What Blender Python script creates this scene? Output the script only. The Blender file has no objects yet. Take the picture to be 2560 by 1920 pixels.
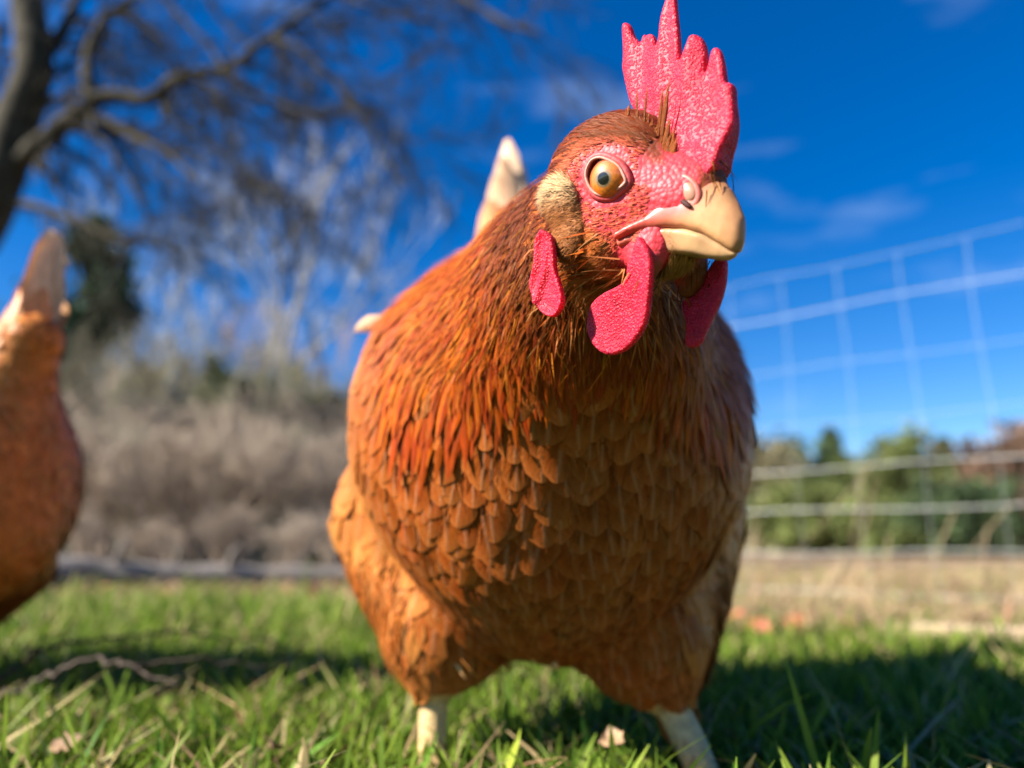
import bpy, math, random
import numpy as np
rng = np.random.default_rng(7); random.seed(7)
RAD = math.radians
# ------------------------------------------------------------------ camera, sky, sun, exposure
scene = bpy.context.scene
COL = scene.collection
CAM_H, PITCH, FPX = 0.12, RAD(12.8), 1850.0           # photo pixels (2560 x 1920)
cam_d = bpy.data.cameras.new('camera'); cam = bpy.data.objects.new('camera', cam_d); COL.objects.link(cam)
cam.location = (0, 0, CAM_H); cam.rotation_euler = (math.pi/2 + PITCH, 0, 0)
cam_d.sensor_width = 36.0; cam_d.lens = 36.0*FPX/2560; cam_d.clip_start = 0.01; cam_d.clip_end = 2000
cam_d.dof.use_dof = True; cam_d.dof.focus_distance = 0.243; cam_d.dof.aperture_fstop = 4.8
scene.camera = cam
SUN = np.array([-0.76, -0.29, 0.58]); SUN /= np.linalg.norm(SUN)
w = bpy.data.worlds.new('World'); scene.world = w; w.use_nodes = True
nt = w.node_tree; nt.nodes.clear()
def wn(t, **k):
    n = nt.nodes.new(t)
    for a, b in k.items(): setattr(n, a, b)
    return n
sky = wn('ShaderNodeTexSky', sky_type='NISHITA', sun_disc=False)
sky.sun_elevation = math.asin(SUN[2]); sky.sun_rotation = math.atan2(SUN[0], SUN[1]) % (2*math.pi)
sky.air_density = 1.0; sky.dust_density = 0.0; sky.ozone_density = 3.0; sky.altitude = 200
hsv = wn('ShaderNodeHueSaturation'); hsv.inputs['Saturation'].default_value = 1.45; hsv.inputs['Hue'].default_value = 0.512; hsv.inputs['Value'].default_value = 1.0
tc = wn('ShaderNodeTexCoord'); mp = wn('ShaderNodeMapping'); mp.inputs['Scale'].default_value = (1.6, 1.6, 7.0)
mp.inputs['Rotation'].default_value = (0.0, 0.35, 0.3)
noi = wn('ShaderNodeTexNoise'); noi.inputs['Scale'].default_value = 2.3; noi.inputs['Detail'].default_value = 7; noi.inputs['Roughness'].default_value = 0.55
rmp = wn('ShaderNodeMapRange'); rmp.inputs['From Min'].default_value = 0.56; rmp.inputs['From Max'].default_value = 0.80; rmp.inputs['To Max'].default_value = 0.26
mix = wn('ShaderNodeMix', data_type='RGBA'); mix.inputs['B'].default_value = (5.5, 6.6, 8.6, 1)
bg = wn('ShaderNodeBackground'); bg.inputs['Strength'].default_value = 0.057; out = wn('ShaderNodeOutputWorld')
L = nt.links.new
L(sky.outputs[0], hsv.inputs['Color']); L(tc.outputs['Generated'], mp.inputs[0]); L(mp.outputs[0], noi.inputs['Vector'])
L(noi.outputs[0], rmp.inputs[0]); L(rmp.outputs[0], mix.inputs['Factor']); L(hsv.outputs[0], mix.inputs['A'])
L(mix.outputs['Result'], bg.inputs[0]); L(bg.outputs[0], out.inputs[0])
sd = bpy.data.lights.new('sun', 'SUN'); sun = bpy.data.objects.new('sun', sd); COL.objects.link(sun)
sd.energy = 5.0; sd.angle = RAD(0.5); sd.color = (1.0, 0.94, 0.84)
from mathutils import Vector
sun.location = tuple(SUN*30); sun.rotation_euler = Vector(SUN).to_track_quat('Z', 'Y').to_euler()
vs = scene.view_settings; vs.view_transform = 'Standard'; vs.look = 'None'; vs.exposure = 1.56; vs.gamma = 1.0; vs.use_curve_mapping = False
scene.cycles.use_denoising = True; scene.cycles.max_bounces = 8; scene.cycles.diffuse_bounces = 1; scene.cycles.transparent_max_bounces = 8
scene.cycles.use_adaptive_sampling = False

# ------------------------------------------------------------------ pixel helpers
_C = np.array([0, 0, CAM_H]); _R = np.array([1., 0, 0])
_F = np.array([0, math.cos(PITCH), math.sin(PITCH)]); _U = np.array([0, -math.sin(PITCH), math.cos(PITCH)])
def ray(px, py): return _F + _R*(px-1280)/FPX + _U*(960-py)/FPX
def at(px, py, y):
    d = ray(px, py); return _C + d*(y/d[1])
def proj(P):
    d = P-_C; z = d@_F
    return np.stack([1280+FPX*(d@_R)/z, 960-FPX*(d@_U)/z, z], -1)
def nrm(v): return v/np.maximum(np.linalg.norm(v, axis=-1, keepdims=True), 1e-12)
def sstep(a, b, x):
    t = np.clip((x-a)/(b-a), 0, 1); return t*t*(3-2*t)

# ------------------------------------------------------------------ mesh + object helpers
def mesh_data(name, V, faces, col=None, fuv=None, mat=None, smooth=True, nor=None):
    """V (n,3); faces: (m,k) array, or list of such arrays"""
    V = np.asarray(V, np.float32)
    if not isinstance(faces, list): faces = [faces]
    faces = [np.asarray(f, np.int32) for f in faces if len(f)]
    me = bpy.data.meshes.new(name)
    me.vertices.add(len(V)); me.vertices.foreach_set('co', V.ravel())
    idx = np.concatenate([f.ravel() for f in faces]); tot = np.concatenate([np.full(len(f), f.shape[1], np.int32) for f in faces])
    st = np.concatenate([[0], np.cumsum(tot)[:-1]]).astype(np.int32)
    me.loops.add(len(idx)); me.loops.foreach_set('vertex_index', idx)
    me.polygons.add(len(tot)); me.polygons.foreach_set('loop_start', st)
    me.polygons.foreach_set('use_smooth', np.full(len(tot), smooth, dtype=bool))
    if col is not None:
        c = np.ones((len(V), 4), np.float32); c[:, :3] = col
        me.attributes.new('Col', 'FLOAT_COLOR', 'POINT').data.foreach_set('color', c.ravel())
    if fuv is not None:
        me.attributes.new('fuv', 'FLOAT_VECTOR', 'POINT').data.foreach_set('vector', np.asarray(fuv, np.float32).ravel())
    me.update(calc_edges=True)
    if nor is not None: me.normals_split_custom_set_from_vertices(np.asarray(nor, np.float32).tolist())
    if mat: me.materials.append(mat)
    return me
def obj(name, me, parent=None, loc=None):
    o = bpy.data.objects.new(name, me); COL.objects.link(o)
    if parent: o.parent = parent
    if loc is not None: o.location = loc
    return o
def empty(name, loc, rz=0):
    o = bpy.data.objects.new(name, None); COL.objects.link(o); o.location = loc; o.rotation_euler = (0, 0, rz); o.empty_display_size = .05
    return o
def tag(o, label=None, cat=None, group=None, kind=None):
    if label: o['label'] = label
    if cat: o['category'] = cat
    if group: o['group'] = group
    if kind: o['kind'] = kind
    return o

def tube(P, r, k=6, cap=True):
    P = np.asarray(P, float); n = len(P); r = np.broadcast_to(np.asarray(r, float), (n,))
    T = nrm(np.gradient(P, axis=0))
    ref = np.array([0, 0, 1.]) if abs(T[:, 2]).mean() < .9 else np.array([1., 0, 0])
    A = nrm(np.cross(T, ref)); B = np.cross(T, A)
    an = np.arange(k)*2*np.pi/k
    V = P[:, None]+(A[:, None]*np.cos(an)[None, :, None]+B[:, None]*np.sin(an)[None, :, None])*r[:, None, None]
    i = np.arange(n-1)[:, None]*k; j = np.arange(k)[None]
    F = np.stack([i+j, i+(j+1) % k, i+k+(j+1) % k, i+k+j], -1).reshape(-1, 4)
    return V.reshape(-1, 3), F
class MB:
    def __init__(s): s.V = []; s.F = {}; s.C = []; s.n = 0
    def add(s, V, F, c=None):
        F = np.asarray(F)
        s.F.setdefault(F.shape[1], []).append(F+s.n); s.V.append(V); s.n += len(V)
        if c is not None: s.C.append(np.broadcast_to(np.asarray(c, float), (len(V), 3)))
    def mesh(s, name, mat, smooth=True):
        return mesh_data(name, np.concatenate(s.V), [np.concatenate(f) for f in s.F.values()], np.concatenate(s.C) if s.C else None, mat=mat, smooth=smooth)

# ------------------------------------------------------------------ materials
def material(name):
    m = bpy.data.materials.new(name); m.use_nodes = True; n = m.node_tree.nodes; p = n['Principled BSDF']
    return m, m.node_tree, p
def N(t, typ, ins=None, **k):
    n = t.nodes.new(typ)
    for a, b in k.items(): setattr(n, a, b)
    for a, b in (ins or {}).items():
        if hasattr(b, 'is_output'): t.links.new(b, n.inputs[a])
        else: n.inputs[a].default_value = b
    return n
def ramp(t, fac, stops):
    r = N(t, 'ShaderNodeValToRGB', {'Fac': fac}); e = r.color_ramp.elements
    while len(e) < len(stops): e.new(0.5)
    for x, (p, c) in zip(e, stops): x.position = p; x.color = (*c, 1) if len(c) == 3 else c
    return r.outputs['Color']
def math_(t, op, a, b=None, clamp=False):
    n = t.nodes.new('ShaderNodeMath'); n.operation = op; n.use_clamp = clamp
    for i, v in enumerate((a, b)):
        if v is None: continue
        if hasattr(v, 'is_output'): t.links.new(v, n.inputs[i])
        else: n.inputs[i].default_value = v
    return n.outputs[0]
def mixc(t, f, a, b, mode='MIX'):
    n = t.nodes.new('ShaderNodeMix'); n.data_type = 'RGBA'; n.blend_type = mode
    for k, v in (('Factor', f), ('A', a), ('B', b)):
        if hasattr(v, 'is_output'): t.links.new(v, n.inputs[k])
        elif k == 'Factor': n.inputs[k].default_value = v
        else: n.inputs[k].default_value = (*v, 1)
    return n.outputs['Result']
def bump(t, h, strength, dist, p):
    b = N(t, 'ShaderNodeBump', {'Height': h, 'Strength': strength, 'Distance': dist}); t.links.new(b.outputs[0], p.inputs['Normal'])
def translucent(m, t, p, colsock, fac):
    tr = N(t, 'ShaderNodeBsdfTranslucent'); t.links.new(colsock, tr.inputs['Color'])
    ms = N(t, 'ShaderNodeMixShader', {0: fac}); t.links.new(p.outputs[0], ms.inputs[1]); t.links.new(tr.outputs[0], ms.inputs[2])
    o = [n for n in t.nodes if n.type == 'OUTPUT_MATERIAL'][0]; t.links.new(ms.outputs[0], o.inputs['Surface'])

def feather_material(name, streak=1.0, rough=.42, trans=.03, pale=1.0):
    m, t, p = material(name)
    col = N(t, 'ShaderNodeAttribute', attribute_name='Col').outputs['Color']
    fu = N(t, 'ShaderNodeAttribute', attribute_name='fuv')
    xyz = N(t, 'ShaderNodeSeparateXYZ', {0: fu.outputs['Vector']})
    s, tt, rn = xyz.outputs
    sa = math_(t, 'ABSOLUTE', s)
    # barbs: streaks that slant from the rachis to the edge
    u = math_(t, 'SUBTRACT', math_(t, 'MULTIPLY', tt, 9.0), math_(t, 'MULTIPLY', sa, 3.2))
    cv = N(t, 'ShaderNodeCombineXYZ', {0: u, 1: math_(t, 'MULTIPLY', rn, 37.0), 2: math_(t, 'MULTIPLY', s, 1.2)})
    nz = N(t, 'ShaderNodeTexNoise', {'Vector': cv.outputs[0], 'Scale': 1.6*streak, 'Detail': 4.0, 'Roughness': .7})
    k = N(t, 'ShaderNodeMapRange', {0: nz.outputs[0], 1: .3, 2: .72, 3: .62, 4: 1.32}).outputs[0]
    c1 = mixc(t, 1.0, col, k, 'MULTIPLY')
    rach = N(t, 'ShaderNodeMapRange', {0: sa, 1: .16, 2: .03, 3: 0.0, 4: .55*pale}).outputs[0]
    light = mixc(t, .40, c1, (.62, .36, .20))
    c2 = mixc(t, rach, c1, light)
    tipf = math_(t, 'MULTIPLY', math_(t, 'SUBTRACT', tt, .70), 3.3, True)
    edge = math_(t, 'MULTIPLY', math_(t, 'MAXIMUM', N(t, 'ShaderNodeMapRange', {0: sa, 1: .62, 2: 1.0, 3: 0.0, 4: 1.0}).outputs[0], tipf), .27*pale)
    c3 = mixc(t, edge, c2, (.50, .185, .05))
    t.links.new(c3, p.inputs['Base Color']); p.inputs['Roughness'].default_value = rough
    p.inputs['Specular IOR Level'].default_value = .24; p.inputs['Specular Tint'].default_value = (1.0, .50, .20, 1)
    bump(t, math_(t, 'ADD', nz.outputs[0], math_(t, 'MULTIPLY', rach, .6)), .5, .0006, p)
    translucent(m, t, p, c3, trans)
    return m
M_FEATHER = feather_material('contour_feather'); M_HACKLE = feather_material('hackle_feather', 1.5, .30, .05, .35)

def strand_material(name, rough=.5, trans=.15):
    m, t, p = material(name)
    col = N(t, 'ShaderNodeAttribute', attribute_name='Col').outputs['Color']
    t.links.new(col, p.inputs['Base Color']); p.inputs['Roughness'].default_value = rough; p.inputs['Specular IOR Level'].default_value = .2; p.inputs['Specular Tint'].default_value = (1.0, .7, .45, 1)
    translucent(m, t, p, col, trans); return m
M_STRAND = strand_material('bristle'); M_BLADE = strand_material('grass_blade', .45, .38); M_DRY = strand_material('dry_blade', .7, .3)

def skin_material():
    m, t, p = material('hen_skin')
    col = N(t, 'ShaderNodeAttribute', attribute_name='Col').outputs['Color']
    tcx = N(t, 'ShaderNodeTexCoord').outputs['Object']
    v = N(t, 'ShaderNodeTexVoronoi', {'Vector': tcx, 'Scale': 620.0}); n2 = N(t, 'ShaderNodeTexNoise', {'Vector': tcx, 'Scale': 180.0, 'Detail': 5.0})
    k = N(t, 'ShaderNodeMapRange', {0: n2.outputs[0], 1: .3, 2: .7, 3: .75, 4: 1.25}).outputs[0]
    c = mixc(t, 1.0, col, k, 'MULTIPLY')
    t.links.new(c, p.inputs['Base Color']); p.inputs['Roughness'].default_value = .5; p.inputs['Specular IOR Level'].default_value = .35
    p.inputs['Subsurface Weight'].default_value = .12; p.inputs['Subsurface Radius'].default_value = (.004, .0012, .0008); p.inputs['Subsurface Scale'].default_value = 1.0
    h = math_(t, 'ADD', math_(t, 'MULTIPLY', v.outputs['Distance'], -.6), n2.outputs[0])
    bump(t, h, .45, .0012, p)
    return m
M_SKIN = skin_material()

def comb_material(name, base, pale, scale):
    m, t, p = material(name)
    tcx = N(t, 'ShaderNodeTexCoord').outputs['Object']
    wv = N(t, 'ShaderNodeTexNoise', {'Vector': tcx, 'Scale': 220.0, 'Detail': 2.0})
    vv = N(t, 'ShaderNodeVectorMath', {0: tcx, 1: N(t, 'ShaderNodeVectorMath', {0: wv.outputs['Color'], 'Scale': .0022}, operation='SCALE').outputs[0]}, operation='ADD').outputs[0]
    v = N(t, 'ShaderNodeTexVoronoi', {'Vector': vv, 'Scale': scale}, feature='SMOOTH_F1'); v.inputs['Smoothness'].default_value = .4
    v2 = N(t, 'ShaderNodeTexNoise', {'Vector': tcx, 'Scale': scale*.22, 'Detail': 4.0})
    top = N(t, 'ShaderNodeMapRange', {0: v.outputs['Distance'], 1: .58, 2: .10, 3: 0.0, 4: .62}).outputs[0]
    c = mixc(t, top, base, pale)
    k = N(t, 'ShaderNodeMapRange', {0: v2.outputs[0], 1: .3, 2: .7, 3: .78, 4: 1.2}).outputs[0]
    c = mixc(t, 1.0, c, k, 'MULTIPLY')
    t.links.new(c, p.inputs['Base Color']); p.inputs['Roughness'].default_value = .5; p.inputs['Specular IOR Level'].default_value = .26
    p.inputs['Subsurface Weight'].default_value = .6; p.inputs['Subsurface Radius'].default_value = (.006, .0010, .0012); p.inputs['Subsurface Scale'].default_value = 1.0
    bump(t, math_(t, 'ADD', top, math_(t, 'MULTIPLY', v2.outputs[0], .8)), .75, .0009, p)
    return m
M_COMB = comb_material('comb_flesh', (.50, .011, .038), (.64, .060, .105), 1250.0)
M_WATTLE = comb_material('wattle_flesh', (.50, .010, .036), (.62, .052, .092), 1250.0)

def simple(name, c, rough=.6, spec=.3, noise=0, nscale=20, nlow=.7, nhigh=1.3, bumpd=0, coord='Object', **kw):
    m, t, p = material(name)
    p.inputs['Roughness'].default_value = rough; p.inputs['Specular IOR Level'].default_value = spec
    if noise or bumpd:
        tcx = N(t, 'ShaderNodeTexCoord').outputs[coord]
        nz = N(t, 'ShaderNodeTexNoise', {'Vector': tcx, 'Scale': float(nscale), 'Detail': 6.0, 'Roughness': .65})
        k = N(t, 'ShaderNodeMapRange', {0: nz.outputs[0], 1: .28, 2: .72, 3: nlow, 4: nhigh}).outputs[0]
        cc = mixc(t, 1.0, c, k, 'MULTIPLY'); t.links.new(cc, p.inputs['Base Color'])
        if bumpd: bump(t, nz.outputs[0], .7, bumpd, p)
    else: p.inputs['Base Color'].default_value = (*c, 1)
    for a, b in kw.items(): p.inputs[a.replace('_', ' ')].default_value = b
    return m
def vcol(name, rough=.8, spec=.2, nscale=30, bumpd=0, nlow=.7, nhigh=1.3):
    m, t, p = material(name)
    col = N(t, 'ShaderNodeAttribute', attribute_name='Col').outputs['Color']
    nz = N(t, 'ShaderNodeTexNoise', {'Vector': N(t, 'ShaderNodeTexCoord').outputs['Object'], 'Scale': float(nscale), 'Detail': 5.0})
    k = N(t, 'ShaderNodeMapRange', {0: nz.outputs[0], 1: .28, 2: .72, 3: nlow, 4: nhigh}).outputs[0]
    t.links.new(mixc(t, 1.0, col, k, 'MULTIPLY'), p.inputs['Base Color'])
    p.inputs['Roughness'].default_value = rough; p.inputs['Specular IOR Level'].default_value = spec
    if bumpd: bump(t, nz.outputs[0], .7, bumpd, p)
    return m
def beak_material():
    m, t, p = material('beak_horn')
    col = N(t, 'ShaderNodeAttribute', attribute_name='Col').outputs['Color']
    tcx = N(t, 'ShaderNodeTexCoord').outputs['Object']
    nz = N(t, 'ShaderNodeTexNoise', {'Vector': tcx, 'Scale': 130.0, 'Detail': 5.0})
    k = N(t, 'ShaderNodeMapRange', {0: nz.outputs[0], 1: .3, 2: .7, 3: .70, 4: 1.12}).outputs[0]
    t.links.new(mixc(t, 1.0, col, k, 'MULTIPLY'), p.inputs['Base Color'])
    p.inputs['Roughness'].default_value = .34; p.inputs['Specular IOR Level'].default_value = .45
    p.inputs['Subsurface Weight'].default_value = .3; p.inputs['Subsurface Radius'].default_value = (.005, .0022, .0009); p.inputs['Subsurface Scale'].default_value = 1.0
    bump(t, nz.outputs[0], .25, .0005, p); return m
M_BEAK = beak_material()

# ------------------------------------------------------------------ implicit surfaces
def sd_cone(p, a, b, ra, rb):
    a = np.asarray(a, np.float32); b = np.asarray(b, np.float32); ab = b-a
    h = np.clip(((p-a)@ab)/(ab@ab), 0, 1)
    return np.linalg.norm(p-(a+h[..., None]*ab), axis=-1)-(ra+(rb-ra)*h)
def sd_ell(p, c, r, M=None):
    q = p-np.asarray(c, np.float32)
    if M is not None: q = q@np.asarray(M, np.float32).T
    r = np.asarray(r, np.float32); q1 = q/r; k0 = np.linalg.norm(q1, axis=-1); k1 = np.linalg.norm(q1/r, axis=-1)
    return k0*(k0-1)/np.maximum(k1, 1e-6)
def smin(a, b, k):
    h = np.clip(.5+.5*(a-b)/k, 0, 1); return a+(b-a)*h-k*h*(1-h)
def surface_nets(f, lo, hi, step, newton=2):
    ax = [np.arange(l, h+step, step, dtype=np.float32) for l, h in zip(lo, hi)]
    n = [len(a) for a in ax]; val = np.empty(n, np.float32)
    for i in range(0, n[0], 16):
        g = np.stack(np.meshgrid(ax[0][i:i+16], ax[1], ax[2], indexing='ij'), -1); val[i:i+16] = f(g)
    ins = val < 0
    cs = [slice(0, -1), slice(1, None)]
    acc = np.zeros([k-1 for k in n]+[3], np.float32); cnt = np.zeros([k-1 for k in n], np.float32)
    corners = [(i, j, k) for i in (0, 1) for j in (0, 1) for k in (0, 1)]
    for c0 in corners:
        for d in range(3):
            if c0[d]: continue
            c1 = list(c0); c1[d] = 1
            v0 = val[cs[c0[0]], cs[c0[1]], cs[c0[2]]]; v1 = val[cs[c1[0]], cs[c1[1]], cs[c1[2]]]
            m = (v0 < 0) != (v1 < 0); tt = np.where(m, v0/np.where(m, v0-v1, 1), 0)
            pt = [np.float32(x) for x in c0]
            for e in range(3): acc[..., e] += np.where(m, (tt if e == d else pt[e]), 0)
            cnt += m
    act = cnt > 0; ids = -np.ones(act.shape, np.int64); ids[act] = np.arange(act.sum())
    ijk = np.argwhere(act); V = (ijk+acc[act]/cnt[act][:, None])*step+np.array([a[0] for a in ax])
    faces = []
    for d in range(3):
        o = [(d+1) % 3, (d+2) % 3]
        s0 = [slice(None)]*3; s1 = [slice(None)]*3; s0[d] = slice(0, -1); s1[d] = slice(1, None)
        ch = ins[tuple(s0)] != ins[tuple(s1)]
        e = np.argwhere(ch); e = e[(e[:, o[0]] > 0) & (e[:, o[1]] > 0) & (e[:, o[0]] < n[o[0]]-1) & (e[:, o[1]] < n[o[1]]-1)]
        q = []
        for da, db in ((-1, -1), (0, -1), (0, 0), (-1, 0)):
            c = e.copy(); c[:, o[0]] += da; c[:, o[1]] += db; q.append(ids[c[:, 0], c[:, 1], c[:, 2]])
        q = np.stack(q, 1); flip = ~ins[e[:, 0], e[:, 1], e[:, 2]]; q[flip] = q[flip][:, ::-1]
        faces.append(q)
    Fc = np.concatenate(faces); Fc = Fc[(Fc >= 0).all(1)]
    for _ in range(newton):
        g, d = grad(f, V, step*.3); V = V-g*np.clip(d, -step, step)[:, None]
    return V, Fc
def grad(f, P, e=.0008):
    P = np.asarray(P, np.float32); d = f(P); g = np.empty_like(P)
    for i in range(3):
        q = P.copy(); q[..., i] += e; g[..., i] = f(q)-d
    return nrm(g), d
def poly_sd(Q, poly):
    """signed distance of 2-D points to a closed polygon (negative inside)"""
    A = np.asarray(poly, np.float32); B = np.roll(A, -1, 0); d = np.full(Q.shape[:-1], 1e9, np.float32); inside = np.zeros(Q.shape[:-1], bool)
    for a, b in zip(A, B):
        e = b-a; wv = Q-a; h = np.clip((wv@e)/(e@e), 0, 1); d = np.minimum(d, np.linalg.norm(wv-h[..., None]*e, axis=-1))
        c = (a[1] > Q[..., 1]) != (b[1] > Q[..., 1])
        inside ^= c & (Q[..., 0] < (b[0]-a[0])*(Q[..., 1]-a[1])/((b[1]-a[1]) if b[1] != a[1] else 1e-9)+a[0])
    return np.where(inside, -d, d)
def smooth_poly(P, it=2):
    P = np.asarray(P, float)
    for _ in range(it):
        Qn = np.roll(P, -1, 0); P = np.stack([.75*P+.25*Qn, .25*P+.75*Qn], 1).reshape(-1, 2)
    return P

# ================================================================== THE HEN
HB = np.array([.02, .43, 0.0])                                    # base point of the hen
HD = np.array([.0393, .2253, .2353])                              # centre of the head
def head_frame(yaw, pit, rol):
    a = np.array([math.sin(yaw)*math.cos(pit), -math.cos(yaw)*math.cos(pit), math.sin(pit)])
    l = np.array([-math.cos(yaw), -math.sin(yaw), 0]); u = np.cross(l, a)
    if u[2] < 0: u = -u
    return np.stack([a, math.cos(rol)*l+math.sin(rol)*u, -math.sin(rol)*l+math.cos(rol)*u])
HM = head_frame(RAD(42.3), RAD(-25.8), RAD(-5.75))               # rows: beak axis, hen's right, up
AX, LX, UX = HM
def hw(a, l, u): return HD+(a*AX+l*LX+u*UX)*.001                  # head millimetres -> world
def w2h(p): return ((p-HD)@HM.T)*1000.0
def px2head(px, py, l0):
    d = ray(px, py); o = HM@(_C-HD); dl = HM@d; t = (l0*.001-o[1])/dl[1]
    return ((o+t*dl)*1000.0)
def outline(pts, l0, s, ox, oy): return np.array([px2head(ox+x/s, oy+y/s, l0)[[0, 2]] for x, y in pts])

NK = [hw(-14, 0, 2), np.array([.030, .300, .222]), np.array([.022, .365, .195])]   # neck axis
PR = [
 ('e', (.022, .386, .175), (.096, .077, .097), None, .03),        # breast
 ('e', (.020, .465, .200), (.100, .120, .098), None, .05),        # trunk
 ('e', (.014, .560, .225), (.088, .090, .078), None, .05),        # rump
 ('c', (.012, .580, .260), (.004, .625, .345), .048, .024, .04),  # tail base
 ('e', (.022, .440, .112), (.072, .085, .052), None, .015), ('e', (.016, .580, .165), (.072, .075, .072), None, .03),        # belly
 ('e', (-.060, .480, .195), (.034, .110, .078), None, .02),       # folded wings
 ('e', (.093, .475, .200), (.034, .110, .080), None, .02),
 ('c', (-.050, .465, .138), (-.034, .432, .082), .058, .036, .010), ('c', (-.034, .432, .082), (-.042, .430, .056), .034, .013, .012),   # thighs
 ('c', (.086, .455, .138), (.070, .418, .078), .052, .036, .010), ('c', (.070, .418, .078), (.079, .412, .052), .034, .013, .012),
 ('c', NK[1], NK[2], .045, .073, .045),                            # neck
 ('c', NK[0], NK[1], .0185, .047, .025),
 ('h', (-6, 0, 7), (25, 16.2, 19.5), .006),                       # head
 ('h', (14, 0, -1), (21, 11.5, 11.5), .008),
 ('h', (-3, 0, -13), (20, 15.5, 16), .008),
 ('h', (16, 0, -15), (13, 8, 7), .008), ('h', (24, 0, 7), (11, 5.5, 7), .008), ('h', (21, 8, -20), (5.5, 3.5, 9), .006), ('h', (26, -8, -20), (5.5, 3.5, 9), .006),
 ('c', (-.043, .430, .056), (-.042, .424, .006), .0080, .0072, .004),  # shanks
 ('c', (.080, .412, .050), (.097, .392, .006), .0088, .0078, .004)]
TOES = []
for bx, by, s in ((-.042, .424, 1), (.097, .392, 1)):
    for an, ln in ((-100, .052), (-62, .046), (-140, .046), (75, .028)):
        e = np.array([bx+ln*math.cos(RAD(an)), by+ln*math.sin(RAD(an)), .0035]); m = (np.array([bx, by, .008])*.45+e*.55); m[2] = .0085
        PR.append(('c', (bx, by, .007), m, .0052, .0044, .003)); PR.append(('c', m, e, .0044, .0034, .002)); TOES.append((m, e))
def hen_sdf(p):
    d = None
    for q in PR:
        if q[0] == 'c': x = sd_cone(p, q[1], q[2], q[3], q[4])
        elif q[0] == 'e': x = sd_ell(p, q[1], q[2], q[3])
        else: x = sd_ell(p, hw(*q[1]), np.array(q[2])*.001, HM)
        d = x if d is None else smin(d, x, q[-1])
    return d
BV, BF = surface_nets(hen_sdf, (-.14, .17, -.003), (.18, .68, .385), .0029)

# --- region masks
def regions(P):
    q = w2h(P); a, l, u = q[..., 0], q[..., 1], q[..., 2]
    e = np.sqrt(((a+2)/36)**2+(l/27)**2+((u+3)/34)**2)
    head = sstep(1.06, .94, e)
    x, y, z = P[..., 0], P[..., 1], P[..., 2]
    cape = sstep(-.012, .012, z-(.188+.80*np.maximum(y-.325, 0)))*sstep(.445, .40, y)*sstep(-.056, -.030, x)*sstep(.112, .090, x)*(1-head)
    low = sstep(.125, .10, z)*(1-cape)*(1-head)*sstep(.395, .415, y+.0*z)
    shank = sstep(.048, .044, z)
    wing = sstep(.375, .42, y+.9*np.maximum(np.abs(x-.02)-.055, 0))*(1-cape)*(1-low)*(1-head)
    return head, cape, wing, low, shank
def face_mask(P):                                                # bare red skin round the eye and beak
    q = w2h(P); a, l, u = q[..., 0], q[..., 1], q[..., 2]
    m1 = sstep(1.1, .85, np.sqrt(((a-3)/16)**2+((u-0)/14)**2))
    m2 = sstep(1.1, .85, np.sqrt(((a-24)/16)**2+((u+2)/13)**2))
    m3 = sstep(1.15, .8, np.sqrt(((a-14)/12)**2+((u+11)/7)**2))
    m4 = sstep(1.15, .85, np.sqrt(((a-22)/13)**2+((u-9)/11)**2+(l/9)**2))
    m5 = sstep(1.2, .8, np.sqrt(((a-21)/8)**2+((u+21)/10)**2))
    m6 = sstep(1.15, .85, np.sqrt(((a-22)/14)**2+((u+21)/9)**2))
    return np.clip(m1+m2+m3+m4+m5+m6, 0, 1)

g, _ = grad(hen_sdf, BV)
head, cape, wing, low, shank = regions(BV); fm = face_mask(BV)*head
rust = np.array([.17, .038, .008]); col = np.tile(rust, (len(BV), 1))
col = col*(1-wing[:, None])+wing[:, None]*np.array([.36, .12, .04]); col = col*(1-low[:, None])+low[:, None]*np.array([.28, .08, .018])
qb = w2h(BV); ck_ = (sstep(4, -8, qb[:, 2])*sstep(-22, -14, qb[:, 0]))[:, None]
hc = (np.array([.20, .04, .012])*(1-ck_)+ck_*np.array([.42, .12, .045]))*(1-fm[:, None])+fm[:, None]*np.array([.60, .036, .050])
col = col*(1-head[:, None])+head[:, None]*hc
col = np.where(shank[:, None] > .5, np.array([.60, .40, .18]), col)
hen = empty('hen', tuple(HB))
tag(hen, 'large rust brown hen with red comb walking through the lawn, head turned', 'hen', 'brown hens on the lawn')
def hpart(name, V, F, mat, col=None, fuv=None, parent=None, smooth=True, nor=None):
    me = mesh_data(name, np.asarray(V)-HB, F, col, fuv, mat, smooth, nor); return obj(name, me, parent or hen)
hpart('body', BV, BF, M_SKIN, col)

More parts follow.
